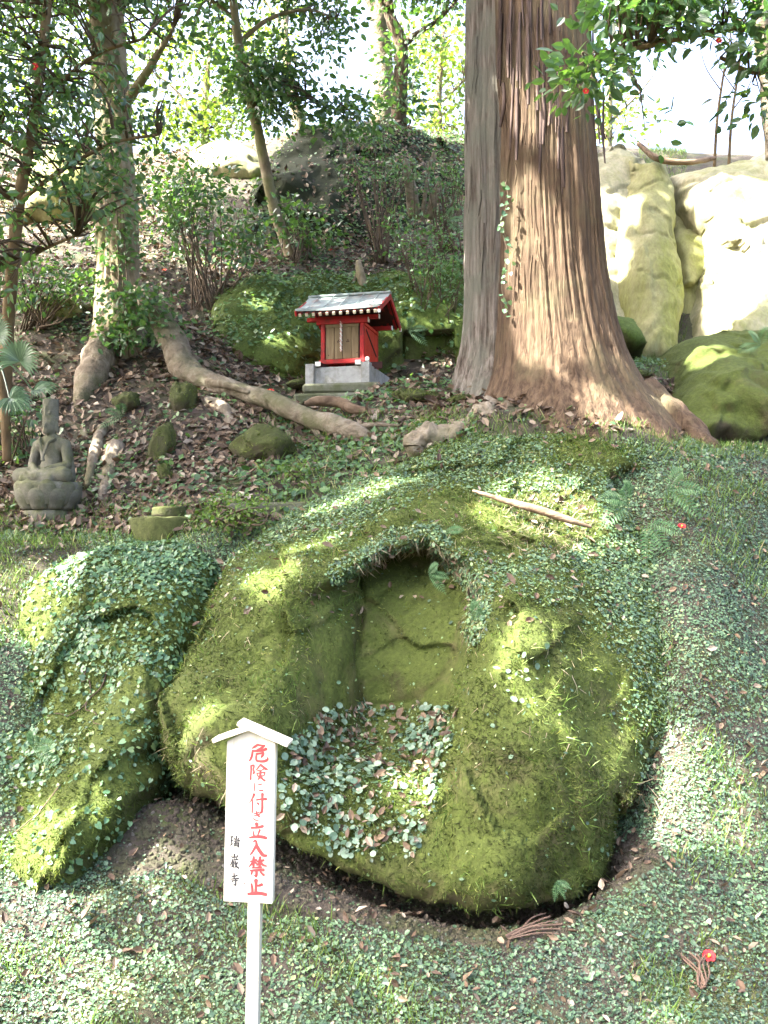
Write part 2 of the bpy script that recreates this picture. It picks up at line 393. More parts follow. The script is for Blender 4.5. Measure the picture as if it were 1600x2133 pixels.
# ------------------------------------------------------------------ the ground
SURF = {}
TC = [(-350,2133,5.5),(0,2133,5.5),(400,2133,5.6),(800,2133,5.6),(1200,2133,5.6),(1600,2133,5.6),(1950,2133,5.6),
 (-250,1950,6.0),(0,1950,6.0),(250,1950,6.1),(500,1960,6.05),(800,1990,6.0),(1150,2000,5.98),(1400,1950,6.15),(1600,1950,6.2),(1850,1950,6.2),
 (300,1800,6.55),(400,1790,6.6),(500,1820,6.5),(650,1870,6.38),(800,1910,6.28),(950,1945,6.18),(1080,1950,6.15),(1220,1905,6.25),(1340,1800,6.5),
 (330,1680,7.0),(470,1735,6.95),(600,1815,6.85),(800,1888,6.8),(950,1940,6.75),(1080,1955,6.75),(1230,1890,6.85),
 (800,1810,7.6),(1080,1880,7.5),(500,1550,8.1),(1200,1760,7.6),
 (850,1350,8.9),(600,1300,8.9),(1150,1350,8.5),(1150,1080,9.3),(900,1080,9.4),(700,1120,9.3),
 (1420,1740,6.7),(1400,1640,6.95),(1500,1650,6.95),(1600,1650,6.95),(1850,1650,7.0),(1430,1450,7.3),(1420,1320,7.65),(1600,1400,7.8),(1850,1400,7.9),
 (1450,1210,8.1),(1600,1200,8.6),(1850,1200,8.7),(1490,1080,8.75),(1600,1000,9.5),(1450,960,9.5),(1570,945,10.0),(1850,950,10.2),
 (1300,893,9.65),(1200,888,9.65),(1050,903,9.65),(950,935,9.7),(1200,878,10.6),(1480,935,10.5),(1560,920,11.2),(1400,765,13.0),(1250,790,12.6),(1850,880,12.0),
 (900,880,11.0),(850,860,11.4),(800,930,10.5),(700,990,10.0),(600,1040,9.7),(500,1090,9.35),(440,1140,9.1),
 (850,800,13.2),(980,800,12.4),(710,842,12.7),(560,850,12.4),(600,930,11.2),(450,960,10.8),(450,860,11.8),(330,1040,10.2),(350,1105,9.6),(250,1115,9.6),
 (0,1122,9.5),(90,1113,9.9),(200,1105,9.9),(0,1000,10.9),(200,1000,10.9),(0,850,12.2),(200,850,12.3),(100,700,13.8),(250,730,13.6),(350,700,13.8),(470,770,13.2),
 (-250,1122,9.5),(-250,1000,10.9),(-250,850,12.2),(-250,650,14.5),
 (0,600,15.5),(350,560,16),(450,650,15.2),(100,480,18.0),(350,480,17.8),
 (60,1170,9.1),(0,1300,8.5),(60,1400,8.1),(0,1550,7.5),(60,1700,6.95),(0,1800,6.5),(120,1885,6.25),(-250,1300,8.5),(-250,1600,7.3),
 (250,1320,8.9),(250,1500,8.2),(250,1700,7.3),
 (650,590,15.7),(560,590,15.6),(800,600,15.7),(900,600,15.7),(480,600,15.7),(620,530,17.0),(450,520,17.2),(750,500,17.5),(900,480,17.6),
 (650,320,20.8),(800,290,21.2),(930,340,20.4),(540,400,19.5),(420,320,22),(200,430,19.5),(0,430,19.5),(300,330,24),(100,300,26),(-250,400,20),
 (1280,720,14.6),(1400,752,14.2),(1600,740,13.8),(1850,740,13.8),(1300,400,18.0),(1450,410,17.8),(1600,400,17.8),(1850,380,17.8),(1100,430,18.0),
 (0,420,33),(400,450,33),(800,480,33),(1200,600,33),(1600,640,33)]
tp = [at(*c) for c in TC]
for X in (-9, -4, 0, 4, 9):
    tp += [np.array([X, y, z]) for y, z in ((-6, 0.0), (0, 0.0), (2.6, 0.0), (3.6, -.45), (4.6, -.95))]
for X, zz in ((-3.2, 3.55), (-2.2, 3.55)): pass
tp += [np.array([-.55, 13.4, 3.5]), np.array([-.1, 13.9, 3.5]), np.array([.5, 13.6, 3.55])]
tp = np.array(tp)
ground_f = TPS(tp[:, :2], tp[:, 2], .004)
def ground_z(x, y):
    x = np.atleast_1d(np.asarray(x, float)); y = np.atleast_1d(np.asarray(y, float))
    q = np.c_[np.clip(x, -9, 9), np.clip(y, -5, 32)]
    z = ground_f(q)
    P = np.c_[x, y, z]
    return z + .05 * fbm(P, .9, 3, 3) + .022 * fbm(P, 4.5, 3, 5)
def axis(segs):
    out = []
    for a, b, s in segs: out.append(np.arange(a, b, s))
    return np.unique(np.concatenate(out))
gx = axis([(-90, -16, 6), (-16, -6.5, .5), (-6.5, 6.5, .065), (6.5, 16, .5), (16, 91, 6)])
gy = axis([(-40, -6, 4), (-6, 4.8, .3), (4.8, 13, .06), (13, 20, .12), (20, 34, .4), (34, 140, 8)])
GX, GY = np.meshgrid(gx, gy)
V = np.c_[GX.ravel(), GY.ravel(), ground_z(GX.ravel(), GY.ravel())]
F = grid_faces(len(gx), len(gy))
obj('ground', mesh_np('ground', V, F), M['ground'], kind='structure', world=False)
def tris(F): return np.vstack([F[:, [0, 1, 2]], F[:, [0, 2, 3]]])
SURF['ground'] = (V, tris(F))
def drop(p, dz=0.0):
    return np.array([p[0], p[1], float(ground_z(p[0], p[1])[0]) + dz])

# ------------------------------------------------------------------ rocks: a face Y(X,Z) that rounds away at its outline and runs back into the hill
def make_rock(name, outline, ctrl, m, label, cat='boulder', r=.35, res=.03, amp=.05, nf=1.2, back=6.0, depth=1.6, carve=None, seed=0, ridge=0.0, group=None, smooth=.003, fac=0.0, ff=1.5, crack=0.0, zs_=.75):
    ol = np.array([at(*p) for p in outline]); ct = np.array([at(*p) for p in list(ctrl) + list(outline)])
    if r: ct[len(ctrl):, 1] -= r * .55
    f = TPS(ct[:, [0, 2]], ct[:, 1], smooth)
    poly = ol[:, [0, 2]]
    mn, mx = poly.min(0) - .3, poly.max(0) + .3
    xs = np.arange(mn[0], mx[0], res); zs = np.arange(mn[1], mx[1], res)
    X, Z = np.meshgrid(xs, zs); q = np.c_[X.ravel(), Z.ravel()]
    q2 = q + np.c_[.06 * fbm(np.c_[q, q[:, 0] * 0], 2.0, 3, seed + 5), .06 * fbm(np.c_[q, q[:, 0] * 0 + 9], 2.0, 3, seed + 6)]
    sd = sd_poly(q2, poly); Y = f(q)
    t = np.clip(r - sd, 0, r); Y = Y + (r - np.sqrt(np.maximum(r * r - t * t, 0))) * .95
    Y = Y + np.clip(-sd, 0, None) * back
    if carve: Y = Y + carve(q, sd)
    P = np.c_[q[:, 0], Y, q[:, 1]]
    n = fbm(P, nf, 6, seed + 1, .52)
    if ridge: n = n + ridge * (1 - 2 * np.abs(vnoise(P, nf * 1.7, seed + 3)))
    if fac: P[:, 1] += fac * facet(P * np.array([1, .6, zs_]), ff, seed + 80)
    if crack: P[:, 1] += crack * np.exp(-(vnoise(P + .1 * np.c_[n, n, n], 1.15, seed + 70) / .045) ** 2)
    P[:, 1] += amp * n; P[:, 0] += amp * .6 * fbm(P, nf * 1.3, 3, seed + 21); P[:, 2] += amp * .6 * fbm(P, nf * 1.3, 3, seed + 31)
    F = grid_faces(len(xs), len(zs))
    keep = (sd[F].max(1) > -depth / back)
    F = F[keep]; used = np.unique(F); mp = np.full(len(P), -1); mp[used] = np.arange(len(used))
    P = P[used]; F = mp[F]
    SURF[name] = (P.copy(), tris(F))
    o = obj(name.split('#')[0], mesh_np(name, P, F), m, label=label, cat=cat, group=group)
    return o

def px_poly(pts, Y): return np.array([at(x, y, Y)[[0, 2]] for x, y in pts])

# main boulder with the alcove
NP = px_poly([(520,1300),(620,1245),(690,1200),(760,1170),(810,1130),(905,1118),(990,1180),(1022,1245),(1000,1340),(970,1420),(945,1500),(890,1600),(500,1600)], 7.5)
HP = px_poly([(1275,985),(1350,950),(1420,985),(1440,1060),(1400,1110),(1310,1100),(1270,1050)], 8.7)
ledge_hi = at(800,1450,7.8)[2]; ledge_lo = at(800,1740,6.9)[2]
def niche(q, sd0):
    z0 = q[:, 0] * 0
    sd = sd_poly(q + .045 * np.c_[fbm(np.c_[q, z0], 4, 4, 40), fbm(np.c_[q, z0 + 4], 4, 4, 41)], NP)
    left = np.clip((q[:, 0] - at(560,1400,7.1)[0]) / (at(752,1400,7.8)[0] - at(560,1400,7.1)[0]), 0, 1) ** 1.35
    right = sstep(at(900,1400,7.5)[0], at(960,1400,7.4)[0], q[:, 0])
    a = sstep(0.0, .10 + .06 * right, sd) * left
    b = sstep(ledge_lo, ledge_hi, q[:, 1])
    crack = .10 * np.exp(-((q[:, 0] - at(748,1350,7.9)[0] - .03 * np.sin(q[:, 1] * 7)) / .025) ** 2)
    return (a * .74 + a * crack) * b + .42 * sstep(0, .16, sd_poly(q, HP) + .05 * fbm(np.c_[q, z0], 4, 3, 44))
BO = [(478,1165,8.3),(445,1250,8.0),(405,1335,7.7),(362,1410,7.45),(338,1490,7.25),(327,1570,7.15),(345,1635,7.1),(400,1665,7.0),(470,1690,6.9),(560,1745,6.75),(650,1800,6.62),(760,1850,6.5),
      (880,1888,6.4),(980,1905,6.35),(1100,1900,6.38),(1200,1868,6.5),(1270,1800,6.7),(1300,1700,6.95),(1345,1600,7.2),(1450,1500,7.7),(1560,1300,8.7),(1620,1100,9.5),(1500,930,9.9),(1340,885,10.0),(1150,885,10.0),(1000,900,10.0),(900,940,9.8),(790,985,9.6),(690,1020,9.4),(590,1080,9.0)]
BC = [(420,1500,6.85),(420,1600,6.75),(520,1400,7.05),(540,1550,6.65),(600,1250,7.5),(560,1650,6.55),(660,1130,8.2),(640,1400,7.0),(700,1650,6.75),(800,1550,7.0),(800,1700,6.6),(750,1800,6.42),(900,1820,6.3),
      (850,1300,7.3),(850,1180,7.75),(850,1050,8.6),(1000,950,9.25),(1180,920,9.4),(1330,930,9.35),(1000,1050,8.55),(1150,1020,8.75),(1300,1050,8.75),(1100,1150,7.95),(1250,1180,8.0),(1400,1150,8.5),
      (1045,1280,7.05),(1005,1420,6.68),(1150,1350,6.95),(1300,1350,7.35),(965,1560,6.52),(1100,1550,6.42),(1250,1500,6.9),(1000,1700,6.4),(1120,1720,6.32),(1220,1650,6.6),(1050,1830,6.2),(1180,1810,6.4),(1400,1380,7.68),(1450,1250,8.15)]
make_rock('boulder', BO, BC, M['boulder'], 'huge mossy boulder with a carved alcove, overhanging bare soil behind the white sign', r=.32, res=.023, amp=.05, nf=1.8, back=7, carve=niche, seed=11, ridge=.3, fac=.12, ff=1.25, crack=.04)

# ivy boulder on the left
LO = [(-60,1330,8.8),(20,1240,8.9),(110,1180,9.0),(190,1148,9.1),(300,1128,9.2),(410,1140,9.2),(455,1175,9.0),(450,1260,8.6),(430,1330,8.3),(395,1360,8.1),(372,1450,7.8),(345,1540,7.6),(345,1640,7.4),(300,1730,7.1),(250,1790,6.8),(200,1860,6.5),(130,1905,6.3),(40,1885,6.3),(-30,1800,6.5),(-60,1650,7.1),(-80,1500,7.8)]
LC = [(40,1330,8.5),(40,1450,8.0),(40,1580,7.4),(30,1700,6.9),(200,1220,8.45),(320,1200,8.5),(400,1230,8.4),(150,1320,8.15),(300,1330,7.85),(380,1330,8.0),(130,1450,7.7),(230,1420,7.7),(330,1430,7.45),(290,1470,7.35),(230,1540,7.0),(300,1560,7.0),(140,1560,7.25),(120,1680,6.75),(230,1660,6.6),(300,1650,6.8),(100,1790,6.35),(180,1780,6.3),(230,1730,6.5)]
make_rock('boulder#left', LO, LC, M['ivyrock'], 'ivy covered boulder left of the sign with bright moss at its foot', r=.3, res=.024, amp=.06, nf=1.8, back=6, seed=23, ridge=.3, fac=.11, ff=1.7, crack=.05)

# rock wall behind the shrine, with the square cut recess
wallY = 14.6
RP = px_poly([(838,692),(947,688),(950,800),(836,802)], wallY)
def recess(q, sd0):
    return .38 * sstep(0, .035, sd_poly(q, RP))
WO = [(445,800,13.6),(438,700,14.4),(450,620,15.1),(520,575,15.6),(640,565,15.8),(760,575,15.8),(850,560,15.8),(960,540,15.8),(1010,600,15.6),(1010,780,14.4),(1000,850,14.0),(700,850,14.2),(520,840,13.4)]
WC = [(520,700,14.2),(600,720,14.0),(560,790,13.6),(560,620,14.9),(650,620,14.8),(700,720,14.4),(880,650,14.6),(880,740,14.5),(960,700,14.4),(880,800,14.4),(800,700,14.5),(830,800,14.4)]
make_rock('rock_wall', WO, WC, M['wallrock'], 'mossy rock wall behind the red shrine with a square cut recess', 'rock', r=.35, res=.035, amp=.06, nf=1.6, ridge=.4, carve=recess, seed=31, fac=.12, ff=1.1, crack=.05)
# dark rock on the slope above
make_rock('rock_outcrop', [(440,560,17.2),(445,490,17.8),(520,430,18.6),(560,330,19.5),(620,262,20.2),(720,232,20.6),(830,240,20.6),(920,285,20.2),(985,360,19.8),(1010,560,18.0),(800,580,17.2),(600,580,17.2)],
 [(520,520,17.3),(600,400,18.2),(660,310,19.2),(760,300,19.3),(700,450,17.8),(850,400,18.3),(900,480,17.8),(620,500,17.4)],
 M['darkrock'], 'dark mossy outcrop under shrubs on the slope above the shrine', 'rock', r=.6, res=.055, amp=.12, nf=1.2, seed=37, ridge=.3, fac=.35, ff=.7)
make_rock('rock_ledge', [(395,345,20.6),(400,310,20.8),(440,292,21),(520,305,21),(562,340,20.8),(560,385,20.3),(480,390,20.3),(420,372,20.4)], [(470,335,20.0),(530,355,19.9)],
 M['cliff'], 'sunlit earth and rock ledge behind the thin leaning tree', 'rock', r=.25, res=.05, amp=.1, nf=1.6, seed=41)
make_rock('rock#left', [(40,470,18.4),(60,330,19.2),(120,290,19.5),(200,310,19.5),(215,430,18.8),(180,480,18.4)], [(120,390,18.2)],
 M['pillar'], 'yellowish rock behind the camellia leaves at the left', 'rock', r=.4, res=.06, amp=.12, nf=1.2, seed=43)
# pale cliffs on the right
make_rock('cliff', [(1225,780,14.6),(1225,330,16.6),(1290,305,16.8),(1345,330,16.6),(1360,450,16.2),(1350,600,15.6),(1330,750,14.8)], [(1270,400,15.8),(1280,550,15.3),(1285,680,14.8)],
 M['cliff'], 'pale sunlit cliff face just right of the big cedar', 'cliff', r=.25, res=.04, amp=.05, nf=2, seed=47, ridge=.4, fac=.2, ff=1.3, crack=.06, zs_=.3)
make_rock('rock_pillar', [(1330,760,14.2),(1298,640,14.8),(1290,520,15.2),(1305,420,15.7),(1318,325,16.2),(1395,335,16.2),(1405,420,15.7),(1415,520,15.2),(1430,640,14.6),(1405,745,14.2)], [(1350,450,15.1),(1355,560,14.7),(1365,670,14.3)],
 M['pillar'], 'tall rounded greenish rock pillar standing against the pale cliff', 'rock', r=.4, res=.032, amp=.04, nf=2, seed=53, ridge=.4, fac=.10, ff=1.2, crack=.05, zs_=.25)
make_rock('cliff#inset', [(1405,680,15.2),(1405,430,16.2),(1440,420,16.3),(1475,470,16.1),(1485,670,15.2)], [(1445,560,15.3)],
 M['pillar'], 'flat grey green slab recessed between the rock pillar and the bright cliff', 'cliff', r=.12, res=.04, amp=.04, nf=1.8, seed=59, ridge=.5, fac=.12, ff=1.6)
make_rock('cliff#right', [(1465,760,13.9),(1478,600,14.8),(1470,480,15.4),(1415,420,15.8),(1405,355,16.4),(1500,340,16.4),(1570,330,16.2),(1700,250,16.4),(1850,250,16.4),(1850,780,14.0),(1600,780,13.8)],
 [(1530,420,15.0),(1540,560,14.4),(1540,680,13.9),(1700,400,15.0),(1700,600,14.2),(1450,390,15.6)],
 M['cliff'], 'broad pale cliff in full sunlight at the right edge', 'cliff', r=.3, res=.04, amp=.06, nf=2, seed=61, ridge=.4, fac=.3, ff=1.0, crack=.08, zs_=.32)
make_rock('boulder#right', [(1412,860,11.4),(1420,760,12.2),(1470,700,12.6),(1560,688,12.8),(1680,690,12.8),(1700,900,11.3),(1600,905,11.2),(1560,915,11.1),(1480,915,11.1),(1440,905,11.2)],
 [(1480,770,11.6),(1500,850,11.1),(1580,760,11.7),(1590,860,11.1),(1450,820,11.4)],
 M['boulder'], 'cracked mossy boulder at the right edge behind the cedar roots', r=.3, res=.03, amp=.13, nf=2.0, seed=67, ridge=.6)
make_rock('rock#small', [(1262,700,13.6),(1275,655,13.8),(1320,660,13.8),(1352,715,13.5),(1320,728,13.4),(1280,712,13.5)], [(1305,690,13.35)],
 M['wallrock'], 'small dark rock wedged between the big cedar and the rock pillar', 'rock', r=.15, res=.03, amp=.04, nf=2, seed=71)

# ------------------------------------------------------------------ small mossy stones
def stone_me(rx, ry, rz, seed, amp=.26, sub=4):
    bm = bmesh.new(); bmesh.ops.create_icosphere(bm, subdivisions=sub, radius=1)
    P = np.array([v.co[:] for v in bm.verts]); n = fbm(P, 1.1, 4, seed)
    P = P * (1 + amp * n)[:, None] * np.array([rx, ry, rz])
    F = np.array([[v.index for v in f.verts] for f in bm.faces]); bm.free()
    return P, F
def stone(px, py, Y, rx, rz, seed, label, ry=None, m='mossstone', tilt=0.0, amp=.26):
    c = drop(at(px, py, Y), 0); k = Y / FPX
    P, F = stone_me(rx * k, (ry or rx) * k, rz * k, seed, amp)
    if tilt:
        ca, sa = math.cos(tilt), math.sin(tilt); P = np.c_[P[:, 0] * ca - P[:, 2] * sa, P[:, 1], P[:, 0] * sa + P[:, 2] * ca]
    c = at(px, py, Y); SURF['stone#%d' % seed] = (P + c, F)
    return obj('stone', mesh_np('stone', P + c, F), M[m], label=label, cat='stone', group='mossy stones on the slope')
stone(265, 838, 12.1, 28, 20, 1, 'small rounded mossy stone between the swollen root and the taller mossy stone')
stone(382, 838, 12.0, 31, 42, 2, 'tall mossy stone beside the upper end of the long root')
stone(340, 930, 11.05, 24, 58, 3, 'long upright mossy stone on the leaf litter slope', tilt=-.2)
stone(342, 990, 10.6, 17, 24, 4, 'lowest little mossy stone below the long upright one')
stone(550, 930, 10.9, 62, 38, 5, 'dark moss mound beneath the long exposed root')
stone(868, 832, 11.9, 48, 20, 6, 'low mossy stone right of the shrine platform')
stone(962, 838, 11.6, 26, 14, 7, 'flat mossy stone close to the foot of the rear cedar')
stone(120, 655, 14.6, 70, 30, 8, 'broad yellowish stone on the upper left slope', m='pillar')
stone(620, 800, 13.3, 22, 10, 9, 'little stone at the left of the shrine platform')
stone(1330, 780, 12.6, 26, 10, 12, 'pale stone right of the big cedar on the green bank')

# ------------------------------------------------------------------ leaves and trees: helpers
LEAF4 = (np.array([(0, 0, 0), (.27, .3, .05), (.22, .68, .05), (0, 1, -.04), (-.22, .68, .05), (-.27, .3, .05)], float), [np.array([[0, 1, 2, 3], [0, 3, 4, 5]])])
LEAF2 = (np.array([(0, 0, 0), (.3, .42, .06), (0, 1, -.03), (-.3, .42, .06)], float), [np.array([[0, 1, 2], [0, 2, 3]])])
OVAL = (np.array([(0, 0, 0), (.36, .3, .05), (.34, .7, .05), (0, 1, -.02), (-.34, .7, .05), (-.36, .3, .05)], float), [np.array([[0, 1, 2, 3], [0, 3, 4, 5]])])
HEART = (np.array([(0, .12, 0), (.22, -.05, .03), (.42, .2, .05), (.33, .6, .02), (0, 1, -.04), (-.33, .6, .02), (-.42, .2, .05), (-.22, -.05, .03)], float), [np.array([[0, 1, 2], [0, 2, 3], [0, 3, 4], [0, 4, 5], [0, 5, 6], [0, 6, 7]])])
_a = np.linspace(0, 2 * np.pi, 8, endpoint=False)
ROUND = (np.vstack([[(0, .5, -.06)], np.c_[.5 * np.sin(_a), .5 + .5 * np.cos(_a), .03 * np.cos(3 * _a)]]), [np.array([[0, 1 + i, 1 + (i + 1) % 8] for i in range(8)])])
BLADE = (np.array([(-.05, 0, 0), (.05, 0, 0), (.035, .55, .12), (-.035, .55, .12), (0, 1, .02)], float), [np.array([[0, 1, 2, 3]]), np.array([[3, 2, 4]])])
TUFT1 = (np.array([(-.14, 0, 0), (.14, 0, 0), (0, 1, .1)], float), [np.array([[0, 1, 2]])])
CURL = (np.array([(0, 0, .05), (.26, .3, .16), (.22, .7, .2), (0, 1, .12), (-.22, .7, .12), (-.26, .3, .18), (0, .5, 0)], float), [np.array([[0, 1, 6], [1, 2, 6], [2, 3, 6], [3, 4, 6], [4, 5, 6], [5, 0, 6]])])

def unit(v): return v / (np.linalg.norm(v, axis=1)[:, None] + 1e-9)

def inst(tmpl, pos, d, n, s, rnd=None):
    """copy a template leaf (length +Y, face +Z) to every position"""
    tv, tf = tmpl; N = len(pos)
    d = unit(d); x = unit(np.cross(d, n)); n2 = np.cross(x, d)
    s = np.asarray(s, float)
    if s.ndim == 1: s = np.c_[s, s, s]
    V = pos[:, None] + tv[None, :, 0, None] * s[:, None, 0:1] * x[:, None] + tv[None, :, 1, None] * s[:, None, 1:2] * d[:, None] + tv[None, :, 2, None] * s[:, None, 2:3] * n2[:, None]
    off = (np.arange(N) * len(tv))[:, None, None]
    F = [(f[None] + off).reshape(-1, f.shape[1]) for f in tf]
    rnd = rng.random(N) if rnd is None else rnd
    return V.reshape(-1, 3), F, np.repeat(rnd, len(tv))

def minst(parts):
    V, F = merge([(p[0], p[1]) for p in parts]); return V, F, np.concatenate([p[2] for p in parts])

def rdir(N, up=0.0):
    v = rng.normal(size=(N, 3)); v[:, 2] += up; return unit(v)

def region_pts(poly, Yr, n, gap=None, gf=1.2, seed=0):
    poly = np.array(poly, float); mn, mx = poly.min(0), poly.max(0); out = []
    while sum(map(len, out)) < n:
        q = mn + rng.random((n * 2, 2)) * (mx - mn); q = q[sd_poly(q, poly) > 0]
        Y = Yr[0] + rng.random(len(q)) * (Yr[1] - Yr[0])
        P = np.array([at(a, b, c) for (a, b), c in zip(q, Y)]) if len(q) else np.zeros((0, 3))
        if gap is not None and len(P): P = P[vnoise(P, gf, seed) > gap]
        out.append(P)
    return np.vstack(out)[:n]

def leaf_clusters(C, k, sig, size, tmpl, up=.9, droop=-.2, flat=.6, sj=.3):
    N = len(C) * k; P = np.repeat(C, k, axis=0) + rng.normal(size=(N, 3)) * sig * np.array([1, 1, flat])
    d = unit(P - np.repeat(C, k, axis=0)) + rng.normal(size=(N, 3)) * .5; d[:, 2] += droop
    n = rdir(N, up); s = size * (1 + sj * rng.normal(size=N)).clip(.5, 1.6)
    tone = np.repeat(rng.random(len(C)), k) * .45 + rng.random(N) * .55
    return inst(tmpl, P, d, n, s, tone)

def twigs(C, limbs, r=.012, nmax=400):
    L = np.vstack([catmull(np.asarray(l), 24) for l in limbs]); parts = []
    idx = rng.permutation(len(C))[:nmax]
    for i in idx:
        c = C[i]; dd = np.linalg.norm(L - c, axis=1) + (L[:, 2] > c[2] + .2) * .3; p = L[np.argmin(dd)]
        mid = (p + c) / 2 + np.array([0, 0, .12 * np.linalg.norm(c - p)]) + rng.normal(size=3) * .05
        parts.append(tube([p, mid, c], [r * 1.4, r, r * .35], 4, 6))
    return merge(parts)

def leafy(root, C, limbs, k, sig, size, tmpl, m, name='crown', wood='twig', wr=.012, nmax=300, **kw):
    V, F, rn = leaf_clusters(C, k, sig, size, tmpl, **kw)
    obj(name, mesh_np(name, V, F, False, {'rnd': rn}), M[m], root)
    if limbs:
        V, F = twigs(C, limbs, wr, nmax); obj('twigs', mesh_np('twigs', V, F), M[wood], root, kind='stuff')

def bark_trunk(axis_pts, radii, nth, nz, fr=11, fz=.45, amp=.035, lobes=(), lobe_z=None, seed=0):
    PR = catmull(np.c_[np.asarray(axis_pts, float), radii], nz); C, r = PR[:, :3], PR[:, 3]
    th = np.linspace(0, 2 * np.pi, nth, endpoint=False)
    z = C[:, 2]; fl = np.clip((lobe_z - z) / 1.6, 0, 1.3) ** 2 if lobe_z is not None else np.zeros(nz)
    g = np.ones((nz, nth))
    for ang, a, wd in lobes:
        dth = np.angle(np.exp(1j * (th - ang)))
        g += fl[:, None] * a * np.exp(-(dth / wd) ** 2)[None]
    rr = r[:, None] * g
    base = np.stack([np.cos(th)[None] * rr, np.sin(th)[None] * rr, np.repeat(z[:, None], nth, 1)], 2).reshape(-1, 3)
    R0 = np.stack([np.cos(th)[None] * r.mean() + 0 * rr, np.sin(th)[None] * r.mean() + 0 * rr, np.repeat(z[:, None] * fz / fr, nth, 1)], 2).reshape(-1, 3)
    wob = np.c_[vnoise(base, 1.1, seed + 9), vnoise(base, 1.1, seed + 10), np.zeros(len(base))] * .05
    n1 = np.abs(vnoise(R0 + wob, fr, seed)); n2 = np.abs(vnoise(R0 + wob * .5, fr * 2.3, seed + 1))
    d = amp * (np.minimum(n1 * 2.2, 1) - .6) + amp * .45 * (np.minimum(n2 * 2, 1) - .5) + .5 * amp * fbm(base, 1.3, 3, seed + 4) + amp * .15 * fbm(base, 14, 2, seed + 6)
    rr = rr + d.reshape(nz, nth)
    V = np.stack([C[:, None, 0] + np.cos(th)[None] * rr, C[:, None, 1] + np.sin(th)[None] * rr, np.repeat(z[:, None], nth, 1)], 2).reshape(-1, 3)
    return V, [grid_faces(nth, nz, True)]

def needle_crown(root, base, z0, z1, rmax, n=2600, name='crown'):
    """conical crown of drooping sprays high on a straight stem"""
    t = rng.random(n) ** .8; z = z0 + (z1 - z0) * t; rad = rmax * (1 - .85 * t) * np.sqrt(rng.random(n)); a = rng.random(n) * 2 * np.pi
    C = np.c_[base[0] + rad * np.cos(a), base[1] + rad * np.sin(a), z - rad * .25]
    V, F, rn = leaf_clusters(C, 4, .22, .42, LEAF2, up=.8, droop=-.5)
    obj(name, mesh_np(name, V, F, False, {'rnd': rn}), M['needle'], root)

# ------------------------------------------------------------------ the two cedars
b1 = drop(at(1190, 890, 10.75)); cedar = empty('cedar_tree', b1, 'massive cedar with reddish furrowed bark and flared roots on top of the boulder', 'tree')
ax = [at(1195, 985, 10.75), at(1190, 890, 10.75), at(1178, 800, 10.75), at(1164, 700, 10.75), at(1155, 600, 10.75), at(1148, 450, 10.75), at(1138, 250, 10.75), at(1128, 0, 10.75), at(1120, -300, 10.75), at(1112, -800, 10.75), at(1110, -2600, 10.75)]
V, F = bark_trunk(ax, [1.25, 1.02, .79, .655, .585, .525, .505, .495, .47, .42, .3], 400, 230, 16, .42, .026, [(R(180), .25, .5), (R(-8), .42, .4), (R(-95), .12, .5), (R(-50), .2, .3), (R(-140), .2, .35)], at(1190, 700, 10.75)[2], 3)
trunk = obj('trunk', mesh_np('trunk', V, F), M['cedar'], cedar)
V, F = tube([at(1330, 830, 10.7), at(1395, 872, 10.5), at(1440, 908, 10.3), at(1478, 945, 10.1), at(1495, 985, 10.0)], [.26, .2, .17, .13, .1], 40, 60, .16, 6, 5)
obj('root', mesh_np('root', V, F), M['cedar'], cedar)
V, F = tube([at(1040, 860, 10.2), at(985, 893, 10.0), at(930, 908, 9.9), at(890, 912, 9.88), at(866, 925, 9.85), at(868, 950, 9.85)], [.22, .15, .12, .125, .13, .08], 36, 60, .3, 7, 7)
obj('root', mesh_np('root', V, F), M['root'], cedar)
def bark_strip(px, y0, y1, wid, lift, tree, ax_x, ax_Y, rad, m='strip', sway=0.0):
    n = 14; k = ax_Y / FPX; pts = []
    for i in range(n):
        t = i / (n - 1); py = y0 + (y1 - y0) * t; x = px + sway * math.sin(t * 3 + px)
        u = np.clip((x - ax_x(py)) * k / rad(py), -1.0, 1.0)
        out = lift * (t ** 2) + .012
        Yd = ax_Y - (rad(py) + out) * math.sqrt(max(0, 1 - u * u))
        p = at(x, py, Yd); p[0] += out * u; pts.append(p)
    P = np.array(pts); side = np.array([1.0, .25, 0]); nn = np.array([0, -1.0, 0])
    ww = wid * (.55 + .45 * np.sin(np.linspace(.5, 2.9, n)))[:, None]
    A, B = P - side * ww, P + side * ww; C_ = P + nn * wid * .5
    Q = np.stack([A, C_, B, P - nn * .006], 1).reshape(-1, 3)
    F = grid_faces(4, n, True)
    obj('bark_strip', mesh_np('bark_strip', Q, F), M[m], tree)
c1x = lambda y: np.interp(y, [-300, 0, 250, 450, 700, 800], [1120, 1128, 1138, 1148, 1164, 1178])
c1r = lambda y: np.interp(y, [-300, 0, 250, 450, 700, 800], [.47, .495, .505, .525, .655, .79])
rr = random.Random(5)
for i in range(84):
    y0 = rr.uniform(-120, 240); x = rr.uniform(1036, 1234)
    bark_strip(x, y0, y0 + rr.uniform(60, 200), rr.uniform(.006, .026), rr.uniform(.0, .035), cedar, c1x, 10.75, c1r, sway=rr.uniform(0, 5))
for x, a, b_ in ((1243, 170, 310), (1252, 190, 340), (1236, 60, 300), (1248, 215, 290)):
    bark_strip(x, a, b_, .014, .05, cedar, c1x, 10.75, lambda y: c1r(y) + .06, sway=3)
for i in range(16):
    y0 = rr.uniform(240, 560); x = rr.uniform(1050, 1240)
    bark_strip(x, y0, y0 + rr.uniform(40, 120), rr.uniform(.007, .014), rr.uniform(0, .02), cedar, c1x, 10.75, c1r, 'cedar', sway=3)
needle_crown(cedar, at(1110, -1000, 10.75), 15.5, 26, 2.8)
